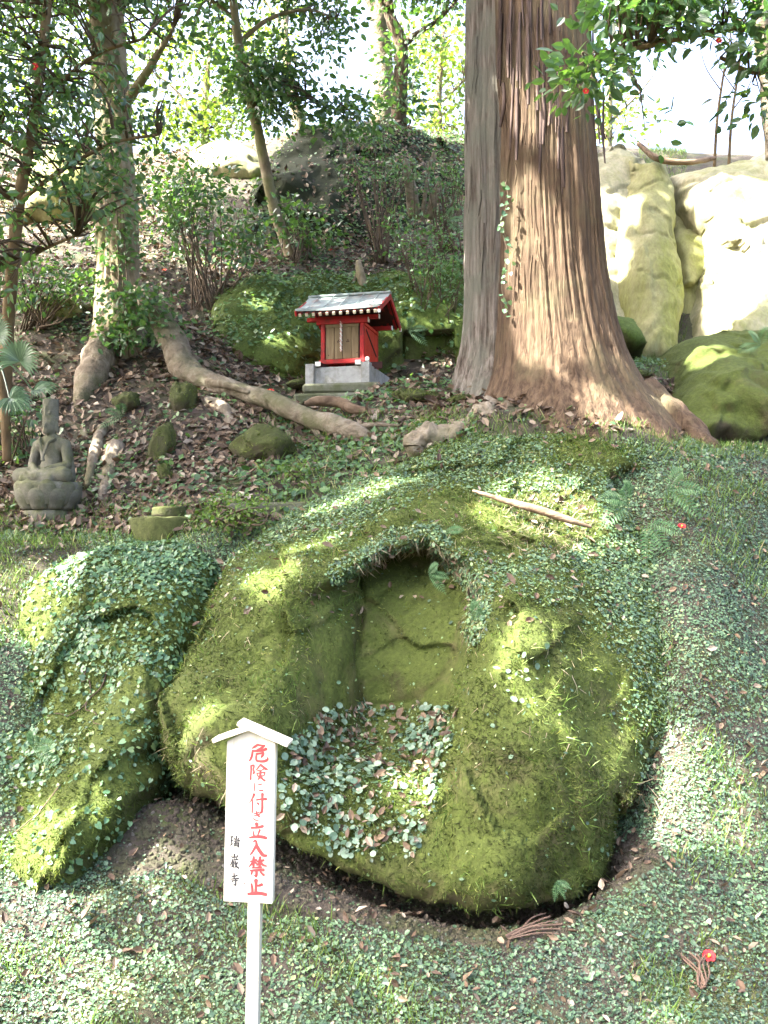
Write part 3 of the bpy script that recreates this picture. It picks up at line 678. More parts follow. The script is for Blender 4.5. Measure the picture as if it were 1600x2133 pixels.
# vine on the seam of the trunk
vp = [at(1052 + 6 * math.sin(y * .05), y, 10.35) for y in range(380, 680, 20)]
vine = empty('climbing_vine', vp[-1], 'thin vine with small blue green leaves climbing between the two cedars', 'vine')
V, F = tube(vp, [.006] * len(vp), 5, 60); obj('stem', mesh_np('stem', V, F), M['twig'], vine)
vpp = np.array(catmull(np.array(vp), 42)) + rng.normal(size=(42, 3)) * np.array([.025, .01, .012]) - np.array([0, .02, 0])
V, F, rn = inst(HEART, vpp, rdir(42, -.6), np.tile([-.2, -1, .3], (42, 1)) + rng.normal(size=(42, 3)) * .3, np.full(42, .055)); obj('foliage', mesh_np('fol', V, F, False, {'rnd': rn}), M['ivy'], vine)

b2 = drop(at(1060, 800, 12.3)); cedar2 = empty('cedar_tree', b2, 'greyer straight cedar standing close behind the massive one', 'tree')
ax = [at(1068, 900, 12.3), at(1066, 810, 12.3), at(1064, 740, 12.3), at(1064, 640, 12.3), at(1062, 400, 12.3), at(1060, 0, 12.3), at(1058, -500, 12.3), at(1058, -2300, 12.3)]
V, F = bark_trunk(ax, [.95, .76, .63, .57, .55, .54, .5, .33], 320, 200, 15, .42, .032, [(R(180), .2, .4), (R(-120), .25, .4), (R(-60), .2, .4)], at(1060, 740, 12.3)[2], 8)
obj('trunk', mesh_np('trunk', V, F), M['cedar2'], cedar2)
needle_crown(cedar2, at(1058, -1000, 12.3), 16, 26, 2.6)
c2x = lambda y: 1062; c2r = lambda y: .545
for i in range(14):
    y0 = rr.uniform(-60, 500); bark_strip(rr.uniform(975, 1035), y0, y0 + rr.uniform(50, 140), rr.uniform(.006, .014), rr.uniform(0, .02), cedar2, c2x, 12.3, c2r, 'cedar2', sway=3)

# ------------------------------------------------------------------ the left tree with exposed roots
bl = drop(at(245, 730, 13.7)); lt = empty('evergreen_tree', bl, 'ivy clad evergreen with peeling grey bark and long exposed roots on the slope', 'tree')
ax = [at(258, 790, 13.7), at(250, 720, 13.7), at(246, 640, 13.7), at(246, 540, 13.7), at(244, 420, 13.7), at(236, 250, 13.7), at(222, 60, 13.7), at(214, -150, 13.7), at(210, -500, 13.7)]
V, F = bark_trunk(ax, [.5, .40, .315, .285, .27, .255, .24, .22, .15], 160, 200, 5, .9, .035, [(R(-160), .3, .4), (R(-20), .4, .4)], at(245, 650, 13.7)[2], 12)
obj('trunk', mesh_np('trunk', V, F), M['bark'], lt)
def root(pts, rad, parent=lt, m='root', n=60, seg=18, amp=.16, seed=0, name='root'):
    k = [p[2] / FPX for p in pts]
    V, F = tube([at(*p) for p in pts], [r * q for r, q in zip(rad, k)], seg, n, amp, 5, seed); obj(name, mesh_np(name, V, F), M[m], parent)
root([(292,600,13.5),(325,650,13.35),(362,715,13.05),(392,775,12.75),(470,806,12.4),(560,833,11.95),(640,868,11.5),(700,886,11.2),(750,903,11.0),(775,912,10.95)], [20,24,29,28,22,20,21,20,17,8], seed=1, n=110)
root([(380,735,13.0),(430,790,12.5),(470,800,12.2),(520,818,12.0)], [12,12,9,4], seed=2)
root([(432,838,12.1),(462,850,11.9),(480,880,11.7),(492,905,11.5),(503,935,11.3)], [13,16,17,15,11], seed=3)
root([(470,850,11.85),(500,868,11.7),(516,890,11.5)], [8,6,3], seed=4)
root([(225,700,13.4),(205,740,13.1),(192,785,12.8),(175,825,12.5),(160,858,12.3)], [26,34,34,22,12], seed=5)
root([(215,892,11.75),(205,920,11.5),(196,950,11.25),(188,985,11.0),(182,1012,10.8)], [12,14,12,10,6], seed=6, amp=.2)
root([(240,930,11.4),(234,960,11.2),(224,1000,10.9),(212,1042,10.55)], [18,16,13,9], seed=7, amp=.2)
root([(645,880,11.5),(660,905,11.3),(672,932,11.1)], [7,5,4], seed=8); root([(698,900,11.15),(703,918,11.05),(700,934,10.98)], [6,5,3], seed=9)
root([(735,895,11.1),(775,885,11.0),(830,886,10.9)], [7,5,3], seed=10); root([(590,890,11.6),(612,915,11.35),(650,935,11.1)], [6,5,3], seed=11)
root([(390,735,13.4),(440,765,13.2),(500,790,13.0)], [7,6,4], seed=12)
limbsL = [[at(222, 60, 13.7), at(150, -60, 13.2), at(60, -150, 12.8)], [at(236, 250, 13.7), at(300, 160, 13.2), at(360, 60, 12.8)], [at(214, -150, 13.7), at(250, -300, 13.4)]]
for l in limbsL:
    V, F = tube(l, [.09, .06, .03][:len(l)], 8, 16); obj('limb', mesh_np('limb', V, F), M['bark'], lt)
C = region_pts([(0,-350),(520,-350),(480,40),(380,140),(330,20),(180,-20),(20,60)], (12.4, 14.6), 260, -.1, 1.0, 3)
leafy(lt, C, limbsL, 26, .22, .095, LEAF4, 'camellia')
# ivy on its foot and stem
C = np.vstack([region_pts([(200,610),(330,590),(372,650),(360,720),(300,700),(240,740),(190,720),(215,660)], (12.85, 13.3), 60, -.2, 2, 5), region_pts([(205,430),(285,430),(290,620),(205,640)], (13.32, 13.42), 26)])
iv = empty('ivy', at(260, 740, 13.2), 'green ivy climbing the foot of the evergreen tree', 'ivy')
V, F, rn = leaf_clusters(C, 14, .11, .085, LEAF4, up=.5, droop=-.3); obj('foliage', mesh_np('fol', V, F, False, {'rnd': rn}), M['shrubleaf'], iv)
V, F = merge([tube([at(270 + 20 * i, 745, 13.2), at(262 + 14 * i, 680, 13.15), at(255 + 8 * i, 560, 13.3), at(250 + 6 * i, 430, 13.35)], [.012, .01, .008, .005], 5, 20) for i in (-1, 0, 1)]); obj('stem', mesh_np('stem', V, F), M['twig'], iv)

# ------------------------------------------------------------------ camellias and other trees
def tree(name, label, trunk_pts, trunk_r, limbs, region, Yr, n, k, sig, size, bark='thin', leaf='camellia', tmpl=LEAF4, gap=-.15, gf=1.1, seed=0, group=None, extra=None, wr=.012, **kw):
    T = [at(*p) if not isinstance(p, np.ndarray) else p for p in trunk_pts]
    t = empty(name, T[0], label, 'tree', group)
    V, F = tube(T, trunk_r, 14, len(T) * 10, .12, 4, seed); obj('trunk', mesh_np('trunk', V, F), M[bark], t)
    L = [[at(*p) for p in l] for l in limbs]
    for i, l in enumerate(L):
        V, F = tube(l, np.linspace(trunk_r[-1] * .9, .015, len(l)), 8, 24, .1, 5, seed + i); obj('limb', mesh_np('limb', V, F), M[bark], t)
    C = region_pts(region, Yr, n, gap, gf, seed)
    if extra: C = np.vstack([C] + [region_pts(a, b, c) for a, b, c in extra])
    leafy(t, C, L + [T[len(T) // 2:]] if len(T) > 3 else L, k, sig, size, tmpl, leaf, wr=wr, **kw)
    return t, C

cam_left, Cl = tree('camellia_tree', 'dark glossy camellia filling the upper left corner', [(-5,905,11.3),(12,780,11.3),(22,600,11.2),(40,420,11.1),(75,220,11.0),(100,0,11.0),(110,-200,11.0)], [.085,.075,.07,.065,.055,.045,.03],
 [[(40,420,11.1),(120,360,10.8),(230,300,10.6),(330,280,10.6)],[(75,220,11.0),(190,120,10.7),(300,80,10.5)],[(60,330,11.1),(-60,250,10.8),(-160,200,10.6)],[(22,560,11.2),(90,520,10.9),(160,490,10.8)],[(100,0,11.0),(230,-60,10.8),(380,-60,10.8)]],
 [(-200,-200),(430,-200),(400,60),(350,160),(345,280),(330,400),(290,440),(230,380),(200,470),(150,545),(90,600),(40,620),(0,640),(-200,600)], (9.9, 11.8), 330, 19, .2, .085, seed=21, gap=-.05, gf=1.6, nmax=300)
tree('camellia_tree', 'thin leaning camellia with a dark crown against the white sky', [(612,545,16.7),(600,512,16.7),(570,430,16.6),(545,310,16.5),(520,200,16.4),(497,90,16.3),(480,-60,16.2),(470,-220,16.2)], [.14,.105,.095,.09,.085,.078,.065,.05],
 [[(497,90,16.3),(560,40,16.2),(640,20,16.1),(700,40,16.1)],[(520,200,16.4),(580,170,16.3),(640,200,16.3),(700,230,16.3)],[(490,40,16.3),(430,0,16.2),(400,60,16)],[(480,-60,16.2),(580,-80,16.1),(680,-60,16.0)]],
 [(440,-160),(720,-160),(712,50),(690,110),(640,105),(600,170),(555,240),(520,215),(470,120),(430,80)], (15.3, 17.2), 230, 22, .24, .11, seed=33, gap=-.1, bark='bark',
 extra=[([(620,190),(700,190),(790,240),(720,270),(650,230)], (16, 16.8), 24), ([(540,200),(620,170),(640,240),(560,260)], (16, 16.8), 14)])
tree('camellia_tree', 'camellia reaching in from the right with drooping leafy branches above the cliff', [(1900,1250,8.6),(1870,900,8.6),(1840,500,8.5),(1800,200,8.4),(1780,-100,8.4)], [.09,.08,.075,.06,.04],
 [[(1820,300,8.45),(1700,110,8.3),(1560,60,8.2),(1420,80,8.1),(1290,110,8.0),(1225,140,8.0)],[(1700,110,8.3),(1580,150,8.2),(1500,120,8.2)],[(1790,0,8.4),(1600,-50,8.2),(1400,-30,8.1)]],
 [(1212,20),(1300,-120),(1800,-120),(1800,230),(1620,190),(1560,110),(1480,80),(1400,120),(1330,150),(1290,185),(1215,180),(1222,110)], (7.6, 8.7), 210, 18, .14, .095, seed=45, gap=-.12, gf=1.8, wr=.008,
 extra=[([(1200,120),(1260,110),(1270,190),(1205,195)], (7.8, 8.1), 16), ([(1575,170),(1640,160),(1640,215),(1580,210)], (8.0, 8.3), 5), ([(1330,255),(1350,255),(1350,275),(1335,275)], (8, 8.1), 1)])
tree('forked_tree', 'dark ivy wrapped forked tree on the crest above the outcrop', [(832,262,21.0),(834,180,21.0),(836,95,21.0),(815,40,21.0),(800,-40,21.0)], [.17,.16,.15,.13,.1],
 [[(836,95,21.0),(870,70,20.9),(920,35,20.8),(970,-20,20.8)],[(815,40,21.0),(780,-20,20.8)]],
 [(790,-120),(1000,-120),(965,20),(900,50),(850,50),(800,10)], (20.2, 21.6), 90, 22, .3, .13, bark='twig', seed=52,
 extra=[([(818,90),(850,90),(850,255),(815,255)], (20.8, 20.86), 26)])
tree('pale_trunk_tree', 'pale trunk beside the forked tree on the crest', [(795,265,22.5),(798,150,22.5),(790,40,22.5),(792,-150,22.5)], [.26,.23,.22,.18],
 [[(790,40,22.5),(740,-60,22.4)],[(792,-60,22.5),(850,-140,22.4)]], [(700,-260),(880,-260),(880,-60),(760,-40),(700,-80)], (21.8, 23), 50, 20, .35, .12, bark='root', leaf='paleleaf', tmpl=LEAF2, seed=57)
tree('slender_trunk', 'leaning brown trunk at the far right top corner behind the leaves', [(1612,330,12.5),(1600,180,12.4),(1585,40,12.3),(1580,-200,12.3)], [.11,.10,.095,.07], [[(1585,40,12.3),(1650,-60,12.2),(1720,-120,12.1)]], [(1600,-250),(1760,-250),(1760,-90),(1640,-60)], (11.8, 12.6), 24, 18, .2, .1, bark='root', seed=59)
for i, (x, top, lab) in enumerate(((1500, 60, 'bare thin sapling leaning on the cliff crest, left of its pair'), (1530, 20, 'bare thin sapling on the cliff crest, right of its pair'))):
    s = empty('sapling', at(x - 10, 345, 17.6), lab, 'sapling', 'bare saplings on the cliff crest')
    V, F = tube([at(x - 12, 352, 17.6), at(x - 6, 250, 17.6), at(x + 8, 150, 17.6), at(x + 24, top, 17.6)], [.03, .025, .02, .01], 6, 24); obj('trunk', mesh_np('t', V, F), M['thin'], s)
    V, F = merge([tube([at(x - 4 + j * 7, 230 - j * 40, 17.6), at(x + (-1) ** j * 30, 180 - j * 40, 17.5), at(x + (-1) ** j * 45, 120 - j * 40, 17.5)], [.012, .009, .004], 4, 8) for j in range(4)]); obj('branch', mesh_np('b', V, F), M['thin'], s)
# sunlit trees farther back
far = [(430, 400, 27, [(300,60),(560,60),(560,300),(420,330),(300,300)], 170, 'sunlit pale green tree behind the evergreen trunk'),
       (900, 420, 27, [(845,40),(985,40),(985,330),(900,340),(850,250)], 120, 'sunlit pale green tree between the forked tree and the cedars'),
       (120, 420, 27, [(-150,-100),(300,-100),(300,300),(100,330),(-150,330)], 260, 'sunlit pale green tree behind the left camellia'),
       (1290, 420, 25, [(1225,150),(1300,170),(1310,310),(1235,320)], 26, 'sparse pale bush on the cliff top right of the big cedar'),
       (650, 420, 30, [(560,-60),(640,-100),(620,60),(570,120)], 30, 'thin pale tree far behind the leaning camellia')]
for i, (x, y, Y, reg, n, lab) in enumerate(far):
    cx = sum(p[0] for p in reg) / len(reg); cyy = sum(p[1] for p in reg) / len(reg)
    g0 = drop(at(x, y, Y), -.2)
    tree('far_tree', lab, [g0, at(cx, cyy + 120, Y), at(cx, cyy, Y), at(cx + 10, cyy - 120, Y)], [.16, .13, .1, .05], [[(cx, cyy + 60, Y), (cx - 60, cyy - 20, Y), (cx - 110, cyy - 60, Y)], [(cx, cyy + 20, Y), (cx + 60, cyy - 40, Y), (cx + 100, cyy - 90, Y)]],
         reg, (Y - 1.5, Y + 1.5), n, 20, .4, .15, bark='bark', leaf='paleleaf', tmpl=LEAF2, seed=70 + i, gap=-.05, group='sunlit trees beyond the crest', nmax=80)
# shrubs
def shrub(label, foot, region, Yr, n, k, sig, size, leaf='shrubleaf', tmpl=LEAF4, name='shrub', stems=6, gap=None, seed=0, **kw):
    f = drop(at(*foot), -.03); s = empty(name, f, label, 'shrub'); C = region_pts(region, Yr, n, gap, 1.5, seed)
    V, F, rn = leaf_clusters(C, k, sig, size, tmpl, **kw); obj('foliage', mesh_np('fol', V, F, False, {'rnd': rn}), M[leaf], s)
    parts = []
    for c in C[rng.permutation(len(C))[:stems * 5]]:
        a = f + rng.normal(size=3) * np.array([.12, .12, 0]); parts.append(tube([a, a * .5 + c * .5 + rng.normal(size=3) * .06, c], [.014, .010, .004], 4, 8))
    V, F = merge(parts); obj('stems', mesh_np('stems', V, F), M['twig'], s)
shrub('feathery pale green shrub on the dark outcrop above the shrine', (800,520,16.4), [(690,260),(790,240),(860,300),(870,400),(800,440),(740,420),(700,340)], (16.0, 17.2), 64, 14, .15, .065, tmpl=LEAF2, gap=-.2, seed=1, up=1.2)
shrub('lacy shrub in front of the rear cedar beside the shrine roof', (905,610,15.0), [(810,450),(900,430),(975,470),(985,560),(940,640),(880,600),(830,560)], (14.2, 15.2), 80, 14, .13, .06, tmpl=LEAF2, gap=-.2, seed=2, up=1.2)
shrub('small leafy shrub growing among broken branches left of the rear cedar', (930,470,16.6), [(880,330),(960,330),(975,420),(930,470),(880,430)], (16.2, 17), 36, 14, .14, .06, tmpl=LEAF2, seed=3)
shrub('broad leaved dark shrub between the evergreen trunk and the leaning camellia', (440,590,15.2), [(330,380),(420,340),(520,390),(555,450),(530,520),(450,560),(380,520),(340,450)], (14.8, 16.0), 105, 15, .2, .095, leaf='camellia', gap=-.1, seed=4)
shrub('dark shrub at the foot of the leaning camellia', (620,560,16.4), [(570,430),(660,420),(700,500),(680,540),(600,540)], (16.3, 17), 40, 14, .16, .09, leaf='camellia', seed=5)
shrub('leafy sprouts on the upper left slope under the camellia', (80,640,14.0), [(30,540),(190,560),(180,640),(60,660),(20,600)], (13.3, 14.3), 60, 12, .12, .08, leaf='camellia', seed=6, gap=-.2)
shrub('low dark sprouts behind the statue', (60,960,11.2), [(0,840),(70,800),(80,900),(60,960),(0,960)], (10.9, 11.6), 30, 9, .1, .08, leaf='camellia', seed=7)
shrub('low light green herb on the bank above the two boulders', (480,1110,9.4), [(420,1050),(480,1030),(560,1045),(570,1095),(520,1115),(430,1110)], (9.0, 9.7), 70, 18, .07, .028, leaf='grass', tmpl=OVAL, seed=8)
shrub('fine green herb patch below the moss mound', (620,1000,10.2), [(560,990),(640,965),(690,985),(640,1020),(570,1030)], (9.8, 10.4), 40, 16, .07, .03, leaf='grass', tmpl=OVAL, seed=9)
# broken branches left of the rear cedar
db = empty('dead_stump', drop(at(885, 450, 16.9)), 'broken pale branches sprouting in a fan left of the rear cedar', 'stump')
for p, r_ in (([(862,455,16.9),(858,400,16.8),(850,360,16.8),(845,330,16.8)], [.1,.095,.08,.03]), ([(880,460,16.8),(885,410,16.7),(898,330,16.7)], [.04,.035,.03]), ([(895,455,16.8),(905,410,16.7),(918,380,16.7)], [.09,.08,.05]), ([(900,340,16.9),(905,318,16.9)], [.05,.045])):
    V, F = tube([at(*q) for q in p], r_, 10, 18, .15, 5); obj('branch', mesh_np('branch', V, F), M['root'], db)
st = empty('tree_stump', at(757, 640, 15.2), 'short pale forked stem rising behind the shrine roof', 'stump')
V, F = tube([at(760, 650, 15.2), at(757, 600, 15.3), at(750, 565, 15.4), at(746, 545, 15.5)], [.075, .07, .06, .04], 10, 20, .12, 5); obj('trunk', mesh_np('t', V, F), M['bark'], st)
V, F = tube([at(732, 625, 15.3), at(735, 595, 15.35), at(742, 570, 15.4)], [.03, .025, .015], 8, 12); obj('branch', mesh_np('b', V, F), M['bark'], st)
# loose branches
def loose(name, label, pts, rad, m='deadwood', cat='branch', seed=0, amp=.15):
    k = [p[2] / FPX for p in pts]
    V, F = tube([at(*p) for p in pts], [a * b for a, b in zip(rad, k)], 14, 60, amp, 7, seed); return obj(name, mesh_np(name, V, F), M[m], label=label, cat=cat)
loose('fallen_branch', 'weathered brown branch lying in front of the shrine platform', [(636,842,11.9),(662,836,11.85),(705,838,11.8),(735,852,11.7),(775,860,11.6),(850,862,11.4),(910,858,11.3)], [6,11,11,11,10,8,4], seed=3)
loose('fallen_branch', 'bleached stick lying across the top of the boulder', [(985,1022,8.55),(1060,1045,8.4),(1130,1065,8.3),(1190,1085,8.25),(1232,1098,8.25)], [3,7,8,7,3], 'deadwood', seed=4)
loose('fallen_stick', 'brown root hanging along the cliff crest at the right', [(1330,300,16.2),(1370,330,15.8),(1430,338,15.7),(1490,330,15.9)], [5,7,6,4], seed=6)

# ------------------------------------------------------------------ the red shrine
YAW = R(-14)
fc = at(704, 800, 12.95); sh0 = fc + np.array([math.sin(-YAW) * .55, math.cos(YAW) * .55, 0]); 
shrine = empty('shrine', sh0, 'small red shrine with green grey roof on a pale stone base', 'shrine', rot=(0, 0, YAW))
def sp_(name, me, m, parent=None, **kw): return obj(name, me, M[m], parent or shrine, world=False, **kw)
# stone base: two side slabs, front slab, corner posts (local: front is -y, z up, base centre at origin)
bs = sp_('stone_base', box_me(.70, 1.02, .235, (0, .0, .118), bevel=.006), 'concrete')
for sx in (-1, 1):
    sp_('corner_post', box_me(.115, .13, .272, (sx * .375, -.525, .136), bevel=.006), 'concrete')
    sp_('side_slab', box_me(.055, 1.0, .25, (sx * .39, .06, .125), bevel=.005), 'concrete')
    sp_('sill_beam', box_me(.07, .98, .055, (sx * .27, -.06, .272), bevel=.004), 'dark')
    sp_('beam_cap', box_me(.074, .012, .06, (sx * .27, -.557, .272), bevel=.003), 'white')
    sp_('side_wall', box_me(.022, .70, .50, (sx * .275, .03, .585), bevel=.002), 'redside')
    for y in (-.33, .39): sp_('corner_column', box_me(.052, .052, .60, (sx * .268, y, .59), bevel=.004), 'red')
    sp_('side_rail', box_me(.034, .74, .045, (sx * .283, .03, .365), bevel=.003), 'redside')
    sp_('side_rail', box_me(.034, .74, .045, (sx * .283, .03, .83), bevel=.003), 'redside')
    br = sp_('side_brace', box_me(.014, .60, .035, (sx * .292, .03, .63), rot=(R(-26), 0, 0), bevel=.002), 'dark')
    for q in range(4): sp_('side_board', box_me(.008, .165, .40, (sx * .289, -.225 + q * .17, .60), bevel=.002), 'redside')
sp_('under_panel', box_me(.50, .02, .09, (0, -.30, .275), bevel=.002), 'dark')
sp_('back_wall', box_me(.54, .022, .5, (0, .39, .585), bevel=.002), 'red')
sp_('front_sill', box_me(.62, .075, .055, (0, -.345, .33), bevel=.004), 'red')
sp_('front_lintel', box_me(.70, .07, .07, (0, -.345, .865), bevel=.004), 'red')
sp_('lintel_end', box_me(.012, .064, .064, (.357, -.345, .865), bevel=.003), 'white')
sp_('beam_end', box_me(.05, .05, .05, (.345, -.36, .345), bevel=.01), 'white')
door = sp_('door', box_me(.50, .01, .48, (0, -.318, .60), bevel=.0), 'dark')
bw = (.115, .11, .118, .10)
x = -.228
for i, wd in enumerate(bw):
    sp_('door_board', box_me(wd - .004, .018, .455, (x + wd / 2, -.335 - .003 * (i % 2), .595), bevel=.003), 'wood', door); x += wd + .002
sp_('door_rail', box_me(.455, .012, .04, (0, -.35, .805), bevel=.002), 'wood', door)
for sx in (-.055, .075):
    for dx, dz in ((0, .012), (-.012, -.008), (.012, -.008)):
        sp_('door_stud', box_me(.014, .008, .014, (sx + dx, -.351, .60 + dz), rot=(0, R(45), 0), bevel=.001), 'dark', door)
for sx, z_ in ((-.19, .42), (.2, .44), (.22, .79)): sp_('nail_head', box_me(.012, .008, .012, (sx, -.350, z_), bevel=.002), 'dark', door)
n = 60; tt = np.linspace(0, 1, n)
for ph in (0, math.pi):
    V, F = tube(np.c_[-.012 + .009 * np.cos(tt * 40 + ph), -.372 + .009 * np.sin(tt * 40 + ph), .86 - tt * .40], np.full(n, .0085), 6, n); sp_('rope_strand', mesh_np('rope', V, F), 'rope' if ph else 'white')
# roof: gable with ridge along x
RW, RD, RH, EZ = .57, .60, .305, .93     # half width, half depth, rise, eave height
def slope(sy, name, z0, th, m, w_, d_, parent=None):
    nx, nd = 17, 12; vs = []
    for layer in (0, 1):
        for j in range(nd):
            t = j / (nd - 1); y = sy * d_ * (1 - t); z = z0 + RH * (t ** 1.12) - .02 * math.sin(t * math.pi)
            for i in range(nx):
                u = i / (nx - 1) * 2 - 1; vs.append((u * w_, y, z + th * (1 - layer) + .012 * abs(u) ** 3))
    V = np.array(vs); k = nx * nd; top = grid_faces(nx, nd); bot = grid_faces(nx, nd)[:, ::-1] + k
    ring = [j * nx for j in range(nd)] + [(nd - 1) * nx + i for i in range(1, nx)] + [j * nx + nx - 1 for j in range(nd - 2, -1, -1)] + [i for i in range(nx - 2, 0, -1)]
    r_ = np.array(ring); side = np.c_[r_, np.roll(r_, -1), np.roll(r_, -1) + k, r_ + k]
    me = mesh_np(name, V, [np.vstack([top, bot, side])], False)
    bm = bmesh.new(); bm.from_mesh(me); bmesh.ops.recalc_face_normals(bm, faces=list(bm.faces)); bm.to_mesh(me); bm.free()
    return sp_(name, me, m, parent)
front_slope = slope(-1, 'roof_slope', EZ + .03, .03, 'copper', RW, RD); slope(1, 'roof_slope', EZ + .03, .03, 'copper', RW, RD)
slope(-1, 'roof_board', EZ, .018, 'dark', RW - .02, RD - .02); slope(1, 'roof_board', EZ, .018, 'dark', RW - .02, RD - .02)  # shade under the roof is put into the dark colour of these boards
sp_('ridge_cap', box_me(2 * RW + .02, .09, .035, (0, 0, EZ + RH + .062), bevel=.01), 'copper')
for i in range(5): # standing seams between the copper sheets
    xs_ = -.42 + i * .21
    a = np.array([xs_, -RD + .01, EZ + .066]); b_ = np.array([xs_, -.03, EZ + RH + .058])
    V, F = tube([a, (a + b_) / 2 + np.array([0, 0, -.018]), b_], [.006] * 3, 5, 10); sp_('seam', mesh_np('seam', V, F), 'copper', front_slope)
for i in range(12):
    xr = -.51 + i * .0927
    for sy in (-1, 1):
        ang = math.atan2(RH, RD)
        rf = sp_('rafter', box_me(.034, .60, .036, (xr, sy * .315, EZ + .138), rot=(sy * -ang, 0, 0), bevel=.002), 'red')
        if sy < 0: sp_('rafter_tip', box_me(.036, .014, .04, (xr, -.585, EZ - .012), rot=(ang, 0, 0), bevel=.002), 'cream', rf)
for sx in (-1, 1):
    for sy in (-1, 1):
        sp_('barge_board', box_me(.024, .69, .07, (sx * (RW - .008), sy * .302, EZ + .16), rot=(sy * -math.atan2(RH, RD), 0, 0), bevel=.003), 'red')
    sp_('gable_wall', prism_me([(-.36, .86), (.36, .86), (0, 1.18)], -.01, .01), 'dark').rotation_euler = (0, 0, R(90))  # gable coloured dark for the shade beneath the roof
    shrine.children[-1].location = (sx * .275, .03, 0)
for y in (-.33, .39): sp_('purlin', box_me(.98, .05, .055, (0, y, .905), bevel=.003), 'red')
for y in (-.33, .39):
    sp_('purlin_end', box_me(.01, .054, .058, (.496, y, .905), bevel=.002), 'white')
for sy in (-1, 1): sp_('barge_tip', box_me(.032, .02, .05, (RW - .006, sy * .60, EZ - .012), bevel=.003), 'white')
pf = empty('stone_platform', at(706, 842, 12.75), 'two tier greenish stone platform under the shrine', 'platform', rot=(0, 0, YAW * .4))
k = 12.75 / FPX
for i, (wd, z0, z1, yy) in enumerate(((186, -.12, .13, .50), (160, .13, .262, .56))):
    me = box_me(wd * k, 1.25, z1 - z0, (.0 + .03 * i, yy, (z0 + z1) / 2), bevel=.03, jit=.012, seed=i); obj('slab', me, M['platform'], pf, world=False)
tb = obj('stone_tablet', box_me(92 * .00697, .12, 100 * .00697, bevel=.03, jit=.01), M['wallrock'], world=False, label='square mossy stone tablet set in the recess behind the shrine', cat='stone')
tb.location = tuple(at(886, 748, 14.78))

# ------------------------------------------------------------------ seated stone statue
YS = 10.35; ks = YS / FPX
sb = at(100, 1097, YS)
statue = empty('statue', sb, 'weathered stone figure with a tall crown seated cross-legged on a lotus pedestal', 'statue', rot=(0, 0, R(-16)))
_b = bmesh.new(); bmesh.ops.create_icosphere(_b, subdivisions=3, radius=1)
ICO = np.array([v.co[:] for v in _b.verts]); ICF = np.array([[v.index for v in f.verts] for f in _b.faces]); _b.free(); SPH = []
def spheres(p, q, r0, r1, n=9, fl=(1, 1, 1)):
    p, q = np.array(p, float), np.array(q, float)
    for i in range(n):
        t = i / max(1, n - 1); SPH.append((ICO * (r0 + (r1 - r0) * t) * np.array(fl) + p + (q - p) * t, ICF))
S = spheres
S((0, .03, .06), (0, .03, .20), .15, .118, fl=(1, .8, 1)); S((0, .03, .20), (0, .03, .37), .118, .14, fl=(1, .72, 1))
S((-.13, .03, .385), (.13, .03, .385), .075, .075); S((0, .02, .40), (0, .01, .50), .06, .052)
S((0, -.005, .545), (0, -.005, .60), .068, .078, fl=(1, 1.1, 1.1), n=5); S((0, -.055, .515), (0, -.06, .53), .036, .04, n=3)
S((0, -.083, .60), (0, -.098, .562), .010, .017, n=5); S((-.022, -.088, .532), (.022, -.088, .532), .010, .010, n=5)
for s_ in (-1, 1):
    S((s_ * .015, -.083, .607), (s_ * .055, -.066, .612), .009, .008, n=5); S((s_ * .018, -.078, .590), (s_ * .05, -.065, .590), .011, .010, n=4)
    S((s_ * .083, .01, .60), (s_ * .086, .012, .525), .017, .021, n=5, fl=(.7, 1, 1.2))
    S((s_ * .18, .03, .38), (s_ * .225, .0, .18), .06, .048); S((s_ * .225, -.005, .175), (s_ * .06, -.165, .115), .046, .032)
    S((s_ * .20, .05, .3), (s_ * .20, .09, .06), .05, .06)
    S((s_ * .045, -.185, .098), (s_ * -.015, -.195, .095), .032, .024, n=5)
    for f in range(4): S((s_ * .035, -.20 - .012 * f, .098 - .005 * f), (s_ * -.05, -.205 - .010 * f, .092), .011, .009, n=6)
    S((s_ * .012, -.20, .118), (s_ * .002, -.215, .128), .011, .009, n=3)
    S((s_ * .10, .0, .07), (s_ * .275, -.13, .065), .105, .085); S((s_ * .275, -.14, .062), (s_ * .02, -.235, .05), .083, .06)
    S((s_ * .055, -.10, .41), (s_ * -.01, -.128, .22), .016, .016, n=12); S((s_ * .09, -.055, .44), (s_ * .06, -.105, .40), .02, .018, n=5)
S((-.10, -.245, .085), (.09, -.235, .07), .035, .03, n=7)
S((-.16, -.22, .02), (.16, -.22, .02), .06, .06, n=9)
for r_, z0, z1 in ((.088, .635, .665), (.083, .665, .85)):
    th_ = np.linspace(0, 2 * np.pi, 32, endpoint=False); c_ = np.c_[r_ * np.cos(th_), .005 + r_ * 1.05 * np.sin(th_)]; j_ = np.arange(32)
    SPH.append((np.vstack([np.c_[c_, np.full(32, z0)], np.c_[c_, np.full(32, z1)], [[0, 0, z0], [0, 0, z1]]]), np.vstack([np.c_[j_, (j_ + 1) % 32, 32 + (j_ + 1) % 32], np.c_[j_, 32 + (j_ + 1) % 32, 32 + j_], np.c_[(j_ + 1) % 32, j_, np.full(32, 64)], np.c_[32 + j_, 32 + (j_ + 1) % 32, np.full(32, 65)]])))
S((-.05, -.075, .70), (.05, -.075, .70), .012, .012, n=9); S((0, -.085, .68), (0, -.085, .76), .016, .01, n=5)
me = mesh_np('body', *merge(SPH))
tmp = bpy.data.objects.new('tmp', me); COL.objects.link(tmp)
md = tmp.modifiers.new('r', 'REMESH'); md.mode = 'VOXEL'; md.voxel_size = .009
md = tmp.modifiers.new('s', 'SMOOTH'); md.factor = .5; md.iterations = 2
